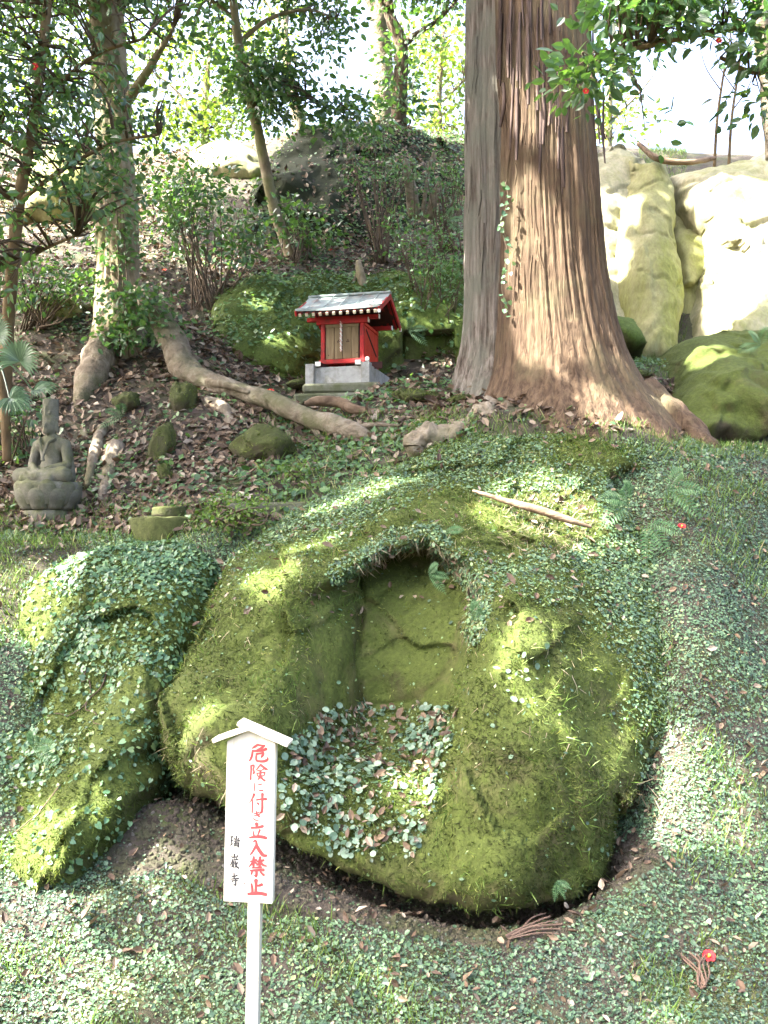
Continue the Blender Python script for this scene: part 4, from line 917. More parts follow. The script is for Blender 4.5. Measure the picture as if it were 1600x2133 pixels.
dg = bpy.context.evaluated_depsgraph_get(); me2 = bpy.data.meshes.new_from_object(tmp.evaluated_get(dg)); bpy.data.objects.remove(tmp)
for p in me2.polygons: p.use_smooth = True
me2.transform(Matrix.Translation((0, .02, .17 + .285)) @ Matrix.Diagonal((.93, .98, 1.02, 1)))
obj('figure', me2, M['stone'], statue, world=False)
def lathe(prof, seg=48, amp=0.0, seed=0):
    pr = np.array(prof); th = np.linspace(0, 2 * np.pi, seg, endpoint=False)
    V = np.stack([pr[:, None, 0] * np.cos(th), pr[:, None, 0] * np.sin(th), np.repeat(pr[:, 1:2], seg, 1)], 2).reshape(-1, 3)
    if amp: V += amp * np.c_[fbm(V, 6, 3, seed), fbm(V, 6, 3, seed + 1), fbm(V, 6, 3, seed + 2) * .5]
    return V, [grid_faces(seg, len(pr), True)]
V, F = lathe([(0, 0), (.235, 0), (.245, .02), (.24, .13), (.225, .165), (.2, .17), (0, .17)], 48, .008); dr = obj('drum', mesh_np('drum', V, F), M['stone'], statue, world=False)
for i in range(4): # flower boss on the drum
    a = i * math.pi / 2 + math.pi / 4
    P, Fi = stone_me(.018, .01, .018, i, .05, 2); obj('carved_petal', mesh_np('cp', P + np.array([-.06 + .018 * math.cos(a), -.235, .085 + .018 * math.sin(a)]), Fi), M['stone'], dr, world=False)
prof = [(0, .165), (.20, .165), (.235, .185), (.285, .27), (.315, .36), (.325, .43), (.31, .455), (.25, .46), (0, .46)]
V, F = lathe(prof, 64, .005); bowl = obj('lotus_bowl', mesh_np('bowl', V, F), M['stone'], statue, world=False)
def petal(z0, z1, half, bulge):
    nu, nv = 13, 14; pr = np.array(prof[1:7]); vs = []
    for j in range(nv):
        t = j / (nv - 1); z = z0 + (z1 - z0) * t; r_ = np.interp(z, pr[:, 1], pr[:, 0]); wd = half * (1 - max(0, (t - .45) / .55) ** 2.2) ** .5 if t < .999 else 0.03
        for i in range(nu):
            u = i / (nu - 1) * 2 - 1; a = u * wd; e = (1 - u * u) * (1 - t ** 6); rad = r_ - .012 + (bulge + .012) * math.sqrt(max(0, e))
            vs.append((rad * math.sin(a), -rad * math.cos(a), z))
    return mesh_np('petal', np.array(vs), grid_faces(nu, nv))
pm = [petal(.172, .39, R(21), .036), petal(.22, .475, R(20), .020)]
for row in (0, 1):
    for i in range(9):
        o = bpy.data.objects.new('petal', pm[row]); COL.objects.link(o); o.parent = bowl; o.rotation_euler = (0, 0, R(40) * i + R(20) * row + R(12))
        if not pm[row].materials: pm[row].materials.append(M['stone'])
obj('plinth', box_me(.62, .5, .13, (-.06, .0, -.075), bevel=.02, jit=.012), M['stone'], statue, world=False)
# broken stone lantern base right of the statue
lb = empty('stone_base_fragment', at(340, 1116, 9.75), 'broken carved stone base of two tiers right of the statue', 'stone', rot=(0, 0, R(8)))
k = 9.75 / FPX
def hexa(r_, z0, z1, seed):
    V, F = lathe([(0, z0), (r_ * .98, z0), (r_, z0 + .03), (r_ * .97, z1 - .02), (r_ * .92, z1), (0, z1)], 36, .035, seed); return mesh_np('tier', V, F)
obj('tier', hexa(66 * k, -.3, 38 * k, 3), M['mossstone'], lb, world=False); t2 = obj('tier', hexa(34 * k, 38 * k, 60 * k, 5), M['mossstone'], lb, world=False); t2.location.x = .05
slb = obj('stone_slab', box_me(.75, .25, .12, bevel=.02, jit=.02), M['stone'], world=False, label='low stone kerb half buried in herbs right of the broken base', cat='stone'); slb.location = tuple(at(560, 1062, 9.6)); slb.rotation_euler = (0, 0, .1)

# ------------------------------------------------------------------ warning sign
YG = 4.6; kg = YG / FPX
sg0 = at(524, 2290, YG); sign = empty('warning_sign', sg0, 'white wooden warning sign with red and black brush lettering on a post', 'sign', rot=(0, R(1.0), R(-6)))
Mloc = (Matrix.Translation(tuple(sg0)) @ Euler((0, R(1.0), R(-6))).to_matrix().to_4x4()).inverted()
def sl_(px, py):          # pixel on the board plane -> local x,z
    c = Vector(tuple(at(px, py, YG))); l = Mloc @ c; return l.x, l.z
TH = .045
tl, tr_, br_, bl_, apx = sl_(474, 1546), sl_(577, 1543), sl_(571, 1879), sl_(467, 1875), sl_(523, 1515)
xl, xr = (tl[0] + bl_[0]) / 2, (tr_[0] + br_[0]) / 2; zb = (bl_[1] + br_[1]) / 2; zt = (tl[1] + tr_[1]) / 2; xm = (xl + xr) / 2; za = apx[1]
board = obj('board', prism_me([(xl, zb), (xr, zb), (xr, zt), (xm, za), (xl, zt)], -TH / 2, TH / 2, .002), M['signwood'], sign, world=False)
xp = sl_(529, 2000)[0]
obj('post', box_me(.058, .052, zb + .48, (xp, .004, (zb + .012) / 2 - .234), bevel=.003), M['postwood'], sign, world=False)
obj('backing_post', box_me(.058, .04, .55, (xp, TH / 2 + .023, zb + .27), bevel=.003), M['postwood'], sign, world=False)
def roofb(p0, p1, th):
    a = np.array(sl_(*p0)); b = np.array(sl_(*p1)); d = (b - a); L = np.linalg.norm(d); c = (a + b) / 2
    return box_me(L, .105, th, (c[0], -.006, c[1]), rot=(0, -math.atan2(d[1], d[0]), 0), bevel=.0025)
obj('roof_board', roofb((447, 1541), (524, 1513), .019), M['signwood'], sign, world=False)
obj('roof_board', roofb((500, 1503), (607, 1546), .021), M['signwood'], sign, world=False)
# brush lettering: strokes as (x, y, width) in three close-ups of the board
Z1 = (510, 1540, 15.23); Z2 = (510, 1670, 15.23); Z3 = (470, 1730, 14.22)
def zx(Z, pts): return [(Z[0] + a / Z[2], Z[1] + b / Z[2], c / Z[2]) for a, b, c in pts]
RED = [
 (Z1, [[(255,265,18),(370,190,60),(480,120,40)],[(480,150,50),(600,155,40),(690,165,45)],[(650,180,40),(560,250,70),(420,310,40)],[(270,330,50),(450,330,50),(620,310,60),(740,255,75)],[(285,340,50),(265,480,55),(220,590,50),(165,670,14)],[(390,430,50),(520,410,45),(650,385,50)],[(640,390,60),(610,470,60),(560,535,40)],[(405,430,45),(400,560,45),(420,630,50),(560,655,60),(690,640,70),(770,580,50),(765,510,14)]]),
 (Z1, [[(235,790,50),(240,950,48),(225,1120,45),(215,1240,55)],[(235,795,45),(335,785,45)],[(340,790,35),(320,880,35),(315,930,35)],[(315,930,35),(335,1000,45),(310,1055,45)],[(545,745,40),(480,840,35),(400,935,20)],[(545,760,55),(640,840,60),(720,890,60),(790,905,15)],[(450,950,25),(540,945,25),(640,905,30)],[(425,1040,30),(540,1020,25),(700,995,30)],[(430,1040,28),(445,1100,28),(480,1140,25)],[(690,1000,30),(665,1080,28),(630,1110,25)],[(480,1130,25),(560,1120,25),(640,1105,25)],[(545,940,40),(540,1050,45),(530,1130,60),(450,1255,14)],[(540,1130,45),(610,1210,45),(690,1265,55)]]),
 (Z1, [[(350,1340,20),(352,1450,26),(338,1600,26)],[(460,1385,24),(530,1385,26),(605,1365,28)],[(460,1550,20),(530,1575,30),(630,1565,38)]]),
 (Z1, [[(335,1690,70),(290,1810,45),(180,1980,12)],[(270,1840,30),(282,1960,36),(278,2110,36),(270,2290,36)],[(390,1880,38),(560,1850,45),(740,1840,75)],[(605,1670,80),(600,1850,52),(600,2100,60),(580,2250,60),(520,2270,30)],[(440,1965,40),(490,2020,45)]]),
 (Z2, [[(335,330,24),(430,310,26),(495,275,28)],[(335,400,20),(450,370,28),(530,330,26)],[(405,230,24),(420,330,36),(470,390,44),(520,430,36)],[(290,480,24),(380,530,28),(490,555,18)]]),
 (Z2, [[(420,630,100),(425,760,60)],[(235,785,50),(430,770,50),(560,735,70),(630,710,75)],[(300,875,30),(330,1030,50)],[(525,830,50),(450,1020,32)],[(180,1095,40),(400,1055,70),(620,1060,80),(740,1095,70)]]),
 (Z2, [[(315,1220,40),(370,1180,40),(405,1215,50),(425,1340,75),(520,1510,95),(640,1640,80),(750,1640,55)],[(400,1345,70),(320,1480,55),(250,1590,45),(170,1660,10)]]),
 (Z3, [[(875,720,55),(865,850,65),(865,1020,50)],[(760,865,35),(870,850,40),(960,815,60)],[(850,880,50),(790,960,45),(700,1055,14)],[(900,880,45),(950,920,40),(985,965,30)],[(1065,720,60),(1055,850,70),(1050,1020,55)],[(970,860,35),(1080,850,45),(1180,810,50)],[(1050,880,45),(1010,930,40),(960,990,14)],[(1080,880,50),(1160,960,55),(1270,990,30)],[(820,1055,30),(960,1040,32),(1110,1025,45)],[(760,1140,40),(960,1115,50),(1180,1100,70)],[(955,1120,60),(955,1230,60),(940,1305,45),(880,1260,14)],[(830,1160,40),(790,1250,36)],[(1070,1160,45),(1180,1260,60)]]),
 (Z3, [[(940,1400,100),(940,1560,65),(935,1780,65)],[(800,1520,45),(825,1650,55),(830,1790,55)],[(970,1580,35),(1050,1565,60),(1130,1525,70)],[(690,1830,55),(850,1810,75),(1060,1795,80),(1260,1830,75)]])]
BLK = [
 (Z3, [[(165,160,22),(250,155,30)],[(205,160,24),(200,290,26),(210,380,20)],[(175,280,22),(235,265,26)],[(155,410,30),(210,380,24),(235,355,14)],[(345,125,34),(345,220,26)],[(285,185,22),(300,235,22)],[(425,180,24),(405,225,22)],[(295,235,18),(420,220,18)],[(265,285,22),(350,275,24),(450,265,36)],[(345,280,18),(320,325,18)],[(290,335,22),(290,440,22)],[(290,340,20),(425,325,24)],[(420,325,26),(405,460,30)],[(330,340,16),(328,430,16)],[(370,335,16),(368,430,16)]]),
 (Z3, [[(285,665,42),(285,760,28)],[(205,715,26),(215,770,22)],[(390,700,30),(375,745,24)],[(215,770,24),(380,745,26)],[(215,810,16),(230,835,16)],[(290,790,16),(300,815,16)],[(360,780,18),(340,820,16)],[(215,845,18),(300,835,20),(405,820,26)],[(230,845,24),(200,930,24),(150,1015,14)],[(215,890,14),(285,880,14)],[(225,920,14),(280,915,14)],[(225,890,14),(225,1040,14)],[(262,880,16),(262,1065,18)],[(225,960,12),(262,955,12)],[(225,1000,12),(262,995,12)],[(180,1050,14),(270,1025,16)],[(330,870,22),(300,950,18)],[(305,935,18),(405,910,22)],[(370,925,24),(330,1020,22),(300,1065,12)],[(310,950,22),(360,1030,30),(430,1080,34)]]),
 (Z3, [[(275,1230,32),(280,1390,28)],[(200,1325,26),(270,1330,24),(380,1290,34)],[(155,1410,22),(280,1395,26),(430,1375,36)],[(205,1455,18),(300,1450,22),(385,1440,28)],[(325,1400,26),(325,1520,32),(315,1585,36),(255,1550,12)],[(215,1470,18),(240,1500,24)]])]
def stroke(pts, layer):
    P = np.array(pts); n = max(6, 5 * len(P)); Q = catmull(P, n); c = np.array([sl_(a, b) for a, b, _ in Q]); wd = np.maximum(Q[:, 2] * .62 + .22, .8) * kg
    T = np.gradient(c, axis=0); T /= np.linalg.norm(T, axis=1)[:, None] + 1e-9; N = np.c_[-T[:, 1], T[:, 0]]
    L, R_ = c + N * wd[:, None], c - N * wd[:, None]; y = -TH / 2 - .0012 - layer * .00012
    ends = []
    V = [np.c_[L[:, 0], np.full(n, y), L[:, 1]], np.c_[R_[:, 0], np.full(n, y), R_[:, 1]]]
    F = np.c_[np.arange(n - 1), np.arange(1, n), n + np.arange(1, n), n + np.arange(n - 1)]
    V = np.vstack(V)
    for e, s_ in ((0, -1), (n - 1, 1)):
        tip = c[e] + T[e] * s_ * wd[e] * .6; V = np.vstack([V, [[tip[0], y, tip[1]]]]); ends.append([e, n + e, len(V) - 1])
    return V, [F, np.array(ends)]
for chars, ink in ((RED, 'redink'), (BLK, 'blackink')):
    for Z, sts in chars:
        V, F = merge([stroke(zx(Z, s), i) for i, s in enumerate(sts)])
        obj('painted_character', mesh_np('char', V, F, False), M[ink], board, world=False)
for a_, b_ in ((528, 1600), (527, 1838)):
    x_, z_ = sl_(a_ - 2, b_); obj('nail', box_me(.005, .004, .005, (x_ - .03, -TH / 2 - .002, z_), bevel=.001), M['dark'], board, world=False)
k5 = [sl_(490 + a, 1660 + b) for a, b in ((0, 0), (14, 2), (13, 12), (1, 11))]

# ------------------------------------------------------------------ fan palm, ferns, blossoms, leaves
pl = empty('fan_palm', drop(at(15, 960, 10.9)), 'small fan palm with spiky pale fronds behind the statue at the left edge', 'palm')
V, F = tube([at(14, 960, 10.9), at(12, 880, 10.9), at(4, 800, 10.9), at(-10, 720, 10.9)], [.05, .05, .05, .045], 10, 20, .15, 8); obj('trunk', mesh_np('t', V, F), M['thin'], pl)
def fan(c, up, facing, rad, n, spread, base):
    c = np.asarray(c); up = up / np.linalg.norm(up); f = facing / np.linalg.norm(facing); side = np.cross(up, f); parts = []
    fr = obj('frond', bpy.data.meshes.new('frond'), None, pl, world=False)
    P, D, N_ = [], [], []
    for i in range(n):
        a = (i / (n - 1) - .5) * spread; d = up * math.cos(a) + side * math.sin(a) + f * .12
        L = rad * (1 - .25 * abs(i / (n - 1) - .5)) * rng.uniform(.9, 1.05); nn = 6; t = np.linspace(0, 1, nn)
        ctr = c + d[None] * (t * L)[:, None] + f[None] * (.18 * L * np.sin(t * 2))[:, None] - np.array([0, 0, 1])[None] * (.28 * L * t ** 3)[:, None]
        wd = .018 * np.sin(np.clip(t * 2.6 + .45, 0, 3.05)); sd = np.cross(d, f); sd /= np.linalg.norm(sd)
        V = np.stack([ctr - sd * wd[:, None] + f * .005, ctr, ctr + sd * wd[:, None] + f * .005], 1).reshape(-1, 3); parts.append((V, grid_faces(3, nn), np.full(len(V), rng.random())))
    parts.append((*tube([base, (np.asarray(base) + c) / 2 + np.array([0, 0, .06]), c], [.012, .009, .008], 5, 10), None))
    V, F = merge([(p[0], p[1]) for p in parts]); rn = np.concatenate([p[2] if p[2] is not None else np.full(len(p[0]), .3) for p in parts])
    bpy.data.objects.remove(fr); obj('frond', mesh_np('frond', V, F, False, {'rnd': rn}), M['palm'], pl)
crown_b = at(-10, 740, 10.9)
for (x, y, Y, u, f, rad, sp2) in ((42, 752, 10.3, (.15, 0, 1), (-.1, -1, .15), .29, 4.2), (-5, 700, 10.6, (.3, 0, 1), (-.4, -1, .2), .31, 3.8), (20, 830, 10.4, (.7, 0, -.3), (.1, -.7, .7), .28, 3.4), (-60, 790, 10.5, (-.6, 0, .5), (-.2, -1, .3), .32, 4), (70, 815, 10.7, (1, 0, .05), (0, -.5, .9), .3, 2.6)):
    fan(at(x, y, Y), np.array(u, float), np.array(f, float), rad, 26, sp2, crown_b)

def fern(px, py, Y, size, ang, label, m='fern'):
    p0 = at(px, py, Y); f = empty('fern', p0, label, 'fern', 'small ferns on the rocks')
    for a in (ang, ang + .9, ang - .8):
        d = np.array([math.cos(a), -.35, math.sin(a)]); t = np.linspace(0, 1, 14); ctr = p0 + d[None] * (t * size)[:, None] - np.array([0, 0, 1])[None] * (.4 * size * t ** 2)[:, None]
        T = unit(np.gradient(ctr, axis=0)); pos = np.repeat(ctr[1:], 2, axis=0); sgn = np.tile([1, -1], 13)[:, None]
        nrm = np.array([0, -.8, .6]); sd = unit(np.cross(np.repeat(T[1:], 2, axis=0), nrm)) * sgn
        ln = np.repeat(size * .32 * np.sin(np.linspace(.5, 3.0, 13)), 2)
        V, F, rn = inst(LEAF2, pos, sd + np.repeat(T[1:], 2, axis=0) * .4, np.tile(nrm, (26, 1)), np.c_[ln * .42, ln, ln])
        V2, F2 = tube(ctr, np.full(14, .0025), 4, 14); V, F = merge([(V, F), (V2, F2)]); obj('frond', mesh_np('frond', V, F, False, {'rnd': np.r_[rn, np.full(len(V2), .2)]}), M[m], f)
for a in ((893,1197,7.9,.16,.2,'pale fern frond under the lip of the alcove'),(985,1290,7.2,.2,.5,'fern at the right edge of the alcove'),(925,1110,8.1,.18,-.4,'fern hanging above the alcove roof'),(850,690,14.3,.3,.4,'fern at the top left of the cut recess'),(1160,1835,6.3,.085,-1.0,'dark fern hanging from the underside of the boulder'),
          (1390,1020,8.6,.3,.3,'fern in the dark green hollow right of the bleached stick'),(1310,1050,8.5,.3,2.6,'fern at the left of the dark green hollow'),(1350,1090,8.4,.26,-.9,'fern hanging at the bottom of the dark green hollow'),(255,870,11.7,.25,2.4,'fern beside the small rounded mossy stone'),(70,1560,7.0,.2,.6,'fern at the left of the ivy boulder'),(930,460,15.0,.3,.3,'fern under the lacy shrub'),(1585,720,11.4,.3,2.2,'fern over the right boulder')):
    fern(*a)

def blossom(p, size, label, nrm=(0, -.6, .8)):
    b = empty('camellia_blossom', p, label, 'flower', 'red camellia blossoms'); n = np.array(nrm, float); n /= np.linalg.norm(n)
    x = np.cross(n, [0, 0, 1.0]) if abs(n[2]) < .9 else np.array([1.0, 0, 0]); x /= np.linalg.norm(x); y = np.cross(n, x)
    for i in range(6):
        a = i * math.pi / 3; d = math.cos(a) * x + math.sin(a) * y
        nu, nv = 5, 6; vs = []
        sd = np.cross(n, d)
        for j in range(nv):
            t = j / (nv - 1); wd = .42 * math.sin(.35 + 2.3 * t)
            for q in range(nu):
                u = q / (nu - 1) * 2 - 1; vs.append(p + size * (d * (.1 + .75 * t) + sd * u * wd + n * (.55 * t * (1.2 - t * .7) + .12 * u * u)))
        obj('petal', mesh_np('petal', np.array(vs), grid_faces(nu, nv)), M['flower'], b)
    V, F = tube([p, p + n * size * .5], [size * .16, size * .2], 8, 4); obj('stamens', mesh_np('st', V, F), M['stamen'], b)
for (x, y, Y, s, l) in ((72, 141, 9.9, .05, 'red blossom on the upper left camellia'),(1220, 191, 7.8, .03, 'small red bud at the tip of the right camellia branch'),(1497, 86, 7.9, .03, 'tiny red bud among the right camellia leaves')):
    blossom(at(x, y, Y), s, l, (0, -1, .2))
for (x, y, Y, s, l) in ((1420,1098,8.45,.04,'fallen red blossom on the bank right of the dark green hollow'),(1476,1972,6.02,.045,'fallen red blossom in the lower right above the dry frond'),(686,528,16.9,.06,'fallen red blossom on the slope high above the shrine'),(563,811,12.9,.06,'fallen red blossom left of the shrine platform'),(668,854,11.75,.04,'fallen red petals under the brown branch'),(343,551,15.8,.05,'fallen red blossom right of the evergreen trunk')):
    p = drop(at(x, y, Y), .03) if y != 1098 else at(x, y, Y); blossom(p, s, l)

# fallen dry cedar sprays
def spray(px, py, Y, size, ang, label):
    p = drop(at(px, py, Y), .02); s = empty('cedar_spray', p, label, 'twig'); e = .1
    gx_ = float((ground_z(p[0] + e, p[1]) - ground_z(p[0] - e, p[1]))[0] / (2 * e)); gy_ = float((ground_z(p[0], p[1] + e) - ground_z(p[0], p[1] - e))[0] / (2 * e))
    for i in range(8):
        a = ang + (i - 3.5) * .09; n = 16; t = np.linspace(0, 1, n)
        xy = np.c_[t * size * math.cos(a) + .02 * np.sin(t * 5 + i), t * size * math.sin(a)]
        P = np.c_[p[0] + xy[:, 0], p[1] + xy[:, 1], p[2] + xy[:, 0] * gx_ + xy[:, 1] * gy_ + .01 * i % .03 + .02 * np.sin(t * 3)]
        V, F = tube(P, np.linspace(.005, .0035, n), 5, n * 2); m_ = len(V)
        pos = np.repeat(catmull(P, 40), 3, axis=0); d = rdir(120) * .6 + np.tile(P[-1] - P[0], (120, 1)) / size
        V2, F2, r2 = inst(TUFT1, pos, d, rdir(120), np.full(120, .018)); V, F = merge([(V, F), (V2, F2)])
        obj('sprig', mesh_np('sprig', V, F, False, {'rnd': np.r_[np.full(m_, .5), r2]}), M['frond'], s)
spray(1462, 2052, 5.78, .26, 1.35, 'dry brown cedar spray lying in the lower right below the red blossom')
spray(1060, 1958, 6.1, .32, .35, 'dry reddish cedar spray on bare soil below the boulder')

# ------------------------------------------------------------------ what grows on and covers the surfaces
VIS = {}
def sample(names, per_m2, seed, ymax=99):
    """random points with normals on surfaces in view"""
    rs = np.random.default_rng(seed); PP, NN = [], []
    for nm in names:
        if nm not in VIS:
            V, T = SURF[nm]; vv = in_view(V, 160, 160) & (V[:, 1] < 24); T = T[vv[T[:, 0]]]; a, b, c = V[T[:, 0]], V[T[:, 1]], V[T[:, 2]]
            cr = np.cross(b - a, c - a); ar = np.linalg.norm(cr, axis=1) / 2; q = CAM - a
            ok = np.einsum('ij,ij->i', cr, q) > -.3 * ar * np.linalg.norm(q, axis=1); VIS[nm] = (a[ok], b[ok], c[ok], cr[ok], ar[ok])
        a, b, c, cr, ar = VIS[nm]
        if ymax < 99:
            ok = a[:, 1] < ymax
            if nm == 'ground': ok &= np.maximum(*[sd_poly(np.c_[project(a)[0], project(a)[1]], np.array([(min(p[0], 1240), p[1]) for p in L_ if p[1] > 980], float)) for L_ in ([p for p in BO if p[0] < 1290] + [(1240, 1450), (1240, 1000), (1000, 1000)], [(130, 1260), (400, 1200), (400, 1350), (330, 1600), (200, 1780), (120, 1780)])]) < 45   # inside a boulder
            a, b, c, cr, ar = a[ok], b[ok], c[ok], cr[ok], ar[ok]
        n = int(ar.sum() * per_m2); 
        if n < 1: continue
        i = rs.choice(len(ar), n, p=ar / ar.sum()); u, v = rs.random(n), rs.random(n); f = u + v > 1; u[f], v[f] = 1 - u[f], 1 - v[f]
        PP.append(a[i] + (b[i] - a[i]) * u[:, None] + (c[i] - a[i]) * v[:, None]); NN.append(cr[i] / (2 * ar[i] + 1e-12)[:, None])
    P, N = np.vstack(PP), np.vstack(NN); px, py, z = project(P); return P, N, px, py
def keep(p, *arrs):
    k_ = rng.random(len(p)) < p; return [a[k_] for a in arrs]
# where the ground is hidden inside a boulder nothing needs to grow
BARE = np.array([(250,1770),(330,1640),(470,1690),(600,1770),(800,1850),(930,1880),(1050,1900),(1200,1870),(1310,1740),(1350,1770),(1270,1870),(1150,1955),(1050,1975),(950,1965),(800,1925),(600,1880),(480,1860),(360,1800),(230,1830)], float)
HOLLOW = np.array([(1290,980),(1370,960),(1420,1010),(1420,1080),(1370,1110),(1300,1080)], float)
LIP = [(700,1195),(760,1165),(815,1125),(900,1115),(960,1185),(1008,1240),(990,1320)]
def lip_d(px, py):
    out = np.full(len(px), 1e4); k_ = (px > 600) & (px < 1050) & (py > 1060) & (py < 1360); q = np.c_[px, py][k_]; L = np.array(LIP, float); d = np.full(len(q), 1e4)
    for a, b in zip(L[:-1], L[1:]):
        e = b - a; t = np.clip(((q - a) @ e) / (e @ e), 0, 1); d = np.minimum(d, np.linalg.norm(q - a - t[:, None] * e, axis=1))
    out[k_] = d; return out
LEDGE = np.array([(600,1540),(700,1470),(960,1470),(940,1560),(900,1700),(870,1790),(720,1780),(600,1720),(585,1640)], float)
NICHE = np.array([(650,1230),(720,1160),(800,1115),(930,1130),(1010,1230),(960,1400),(935,1470),(700,1475),(640,1480)], float)

def cover_mesh(name, label, cat, parts, m):
    V, F, rn = minst(parts) if len(parts) > 1 else parts[0]
    return obj(name, mesh_np(name, V, F, False, {'rnd': rn}), M[m], label=label, cat=cat, kind='stuff')
def lay(tmpl, P, N, size, sj=.3, tilt=.45, lift=.01, up=.3, tone=None, asp=1.0, dirbias=None):
    n = len(P); nn = unit(N + np.array([0, -.15, up]) + rng.normal(size=(n, 3)) * tilt); d = np.cross(nn, rdir(n))
    if dirbias is not None: d = unit(d) + np.array(dirbias)
    s = size * (1 + sj * rng.normal(size=n)).clip(.45, 1.8)
    return inst(tmpl, P + N * lift * rng.random(n)[:, None] * 2, d, nn, np.c_[s * asp, s, s], tone)

# foreground creeping leaves
P, N, px, py = sample(['ground'], 7400, 1, 11.0)
fore = ((py > 1105) & (px < 700)) | (py > 1500) | ((px > 1240) & (py > 925))
sdb = sd_poly(np.c_[px, py] + 30 * np.c_[vnoise(P, 3, 1), vnoise(P, 3, 2)], BARE)
pr = np.where(fore, 1.0, 0.0) * np.where(sdb > -15, .05, 1) * (.58 + .42 * sstep(-.4, .2, fbm(P, 2.2, 4, 5, .65))) * np.where((px < 170) & (py > 1125) & (py < 1310), .12, 1)
Pc, Nc, pxc, pyc = keep(pr, P, N, px, py)
tone = np.clip(.36 + .28 * vnoise(Pc, 2.0, 8) + .24 * rng.normal(size=len(Pc)), 0, 1)
h = rng.random(len(Pc)) < .12
sizes = .026
cover_mesh('ground_cover', 'low blue green creeping leaves carpeting the foreground bank', 'ground cover',
  [lay(OVAL, Pc[h], Nc[h], .023, .45, .5, lift=.014, tone=tone[h]), lay(LEAF2, Pc[~h], Nc[~h], .0158, .5, .5, lift=.010, tone=tone[~h], asp=1.2)], 'cover')
# moss between the leaves and grass in bright patches
P, N, px, py = sample(['ground'], 5200, 2, 11.0)
fore = ((py > 1105) & (px < 700)) | (py > 1500) | ((px > 1240) & (py > 925))
sdb = sd_poly(np.c_[px, py], BARE)
pr = np.where(fore & (sdb < -10), 1, 0) * np.where((px < 190) & (py > 1125) & (py < 1320), 1, sstep(-.1, .35, vnoise(P, 1.8, 15) + .2 * (py > 1950)))
Pm, Nm = keep(pr, P, N)
cover_mesh('moss', 'yellow green moss patches between the creeping leaves', 'moss', [lay(TUFT1, Pm, Nm, .016, tilt=.3, lift=.002, dirbias=(0, -.3, 1.3), asp=1.2)], 'moss')
P, N, px, py = sample(['ground'], 1300, 3, 11.0)
pr = np.where(((py > 1085) & (px < 700)) | (py > 1500) | ((px > 1330) & (py > 890)), .9, .0) * sstep(.05, .5, vnoise(P, 2.6, 25)) * (sd_poly(np.c_[px, py], BARE) < -10)
edge = ((py > 870) & (py < 960) & (px > 880)) | ((py > 1050) & (py < 1150) & (px < 650))
pr = np.where(edge, .8, pr)
Pg, Ng = keep(pr, P, N)
cover_mesh('grass', 'short green grass blades on the bank and along its crest', 'grass', [lay(BLADE, Pg, Ng, .075, .4, .6, .0, dirbias=(0, -.2, 1.6), asp=.75)], 'grass')

# main boulder: moss coat, leafy top, round leaves on the ledge
P, N, px, py = sample(['boulder'], 8200, 4)
inn = sd_poly(np.c_[px, py], NICHE) > 0; led = sd_poly(np.c_[px, py] + 12 * np.c_[vnoise(P, 5, 1), vnoise(P, 5, 2)], LEDGE) > 0
pr = (.30 + .7 * sstep(-.35, .35, fbm(P, 1.9, 3, 31))) * np.where(inn, .12, 1) * np.where(N[:, 2] < -.45, .15, 1)
tone = np.clip(.38 + .42 * fbm(P, 2.6, 5, 41, .7) + .25 * rng.normal(size=len(P)) - .12 * (py > 1400), 0, 1)
Pm, Nm, tm = keep(pr, P, N, tone)
cover_mesh('moss', 'olive green moss coat on the huge boulder', 'moss', [lay(TUFT1, Pm, Nm, .028, .4, .55, lift=.0, up=.1, tone=tm, asp=.8, dirbias=(0, -.8, -.25))], 'moss')
P, N, px, py = sample(['boulder'], 5600, 5)
inn = sd_poly(np.c_[px, py], NICHE) > -8; led = sd_poly(np.c_[px, py] + 12 * np.c_[vnoise(P, 5, 1), vnoise(P, 5, 2)], LEDGE) > 0
topz = sstep(1290, 1060, py + 70 * fbm(P, 1.7, 3, 51) + 60 * (px < 700))
pr = np.where(inn, .01, .012 + .8 * topz * sstep(-.5, .2, vnoise(P, 1.6, 55))); pr = np.where((px > 1120) & (py > 1000) & (py < 1650), np.maximum(pr, .95 * sstep(-.05, .35, (px - 1230) / 320 + (1400 - py) / 900 + .3 * fbm(P, 2.2, 3, 56))), pr)
pr = np.where(led, .15, pr) * np.where(sd_poly(np.c_[px, py], np.array([(1020,1030),(1230,1020),(1260,1110),(1180,1150),(1040,1140)], float)) > 0, .15, 1)
pr = np.where(lip_d(px, py) < 22, .8, pr)
Pc, Nc = keep(pr, P, N)
hh = rng.random(len(Pc)) < .25
cover_mesh('ground_cover', 'small creeping leaves over the crown and shoulders of the huge boulder', 'ground cover', [lay(OVAL, Pc[hh], Nc[hh], .023, .45, lift=.016), lay(LEAF2, Pc[~hh], Nc[~hh], .021, .45, lift=.012)], 'cover')
P, N, px, py = sample(['boulder'], 1500, 6)
led = sd_poly(np.c_[px, py] + 14 * np.c_[vnoise(P, 5, 1), vnoise(P, 5, 2)], LEDGE) > 0
Pr, Nr = keep(np.where(led, .85 * sstep(-.5, .3, vnoise(P, 4, 3)), 0) + np.where((sd_poly(np.c_[px, py], np.array([(1030,1380),(1140,1340),(1130,1480),(1060,1500)], float)) > 0), .10, 0), P, N)
cover_mesh('round_leaved_plant', 'round pale leaves crowding the ledge of the alcove', 'plant', [lay(ROUND, Pr, Nr, .030, .65, .45, .03, up=.5)], 'round')
P, N, px, py = sample(['boulder'], 1700, 7)
topz = sstep(1300, 1000, py + 60 * vnoise(P, 2, 61)); pr = .55 * topz * sstep(-.1, .5, vnoise(P, 2.2, 62)) + .34 * sstep(-.2, .4, fbm(P, 3.0, 3, 63))
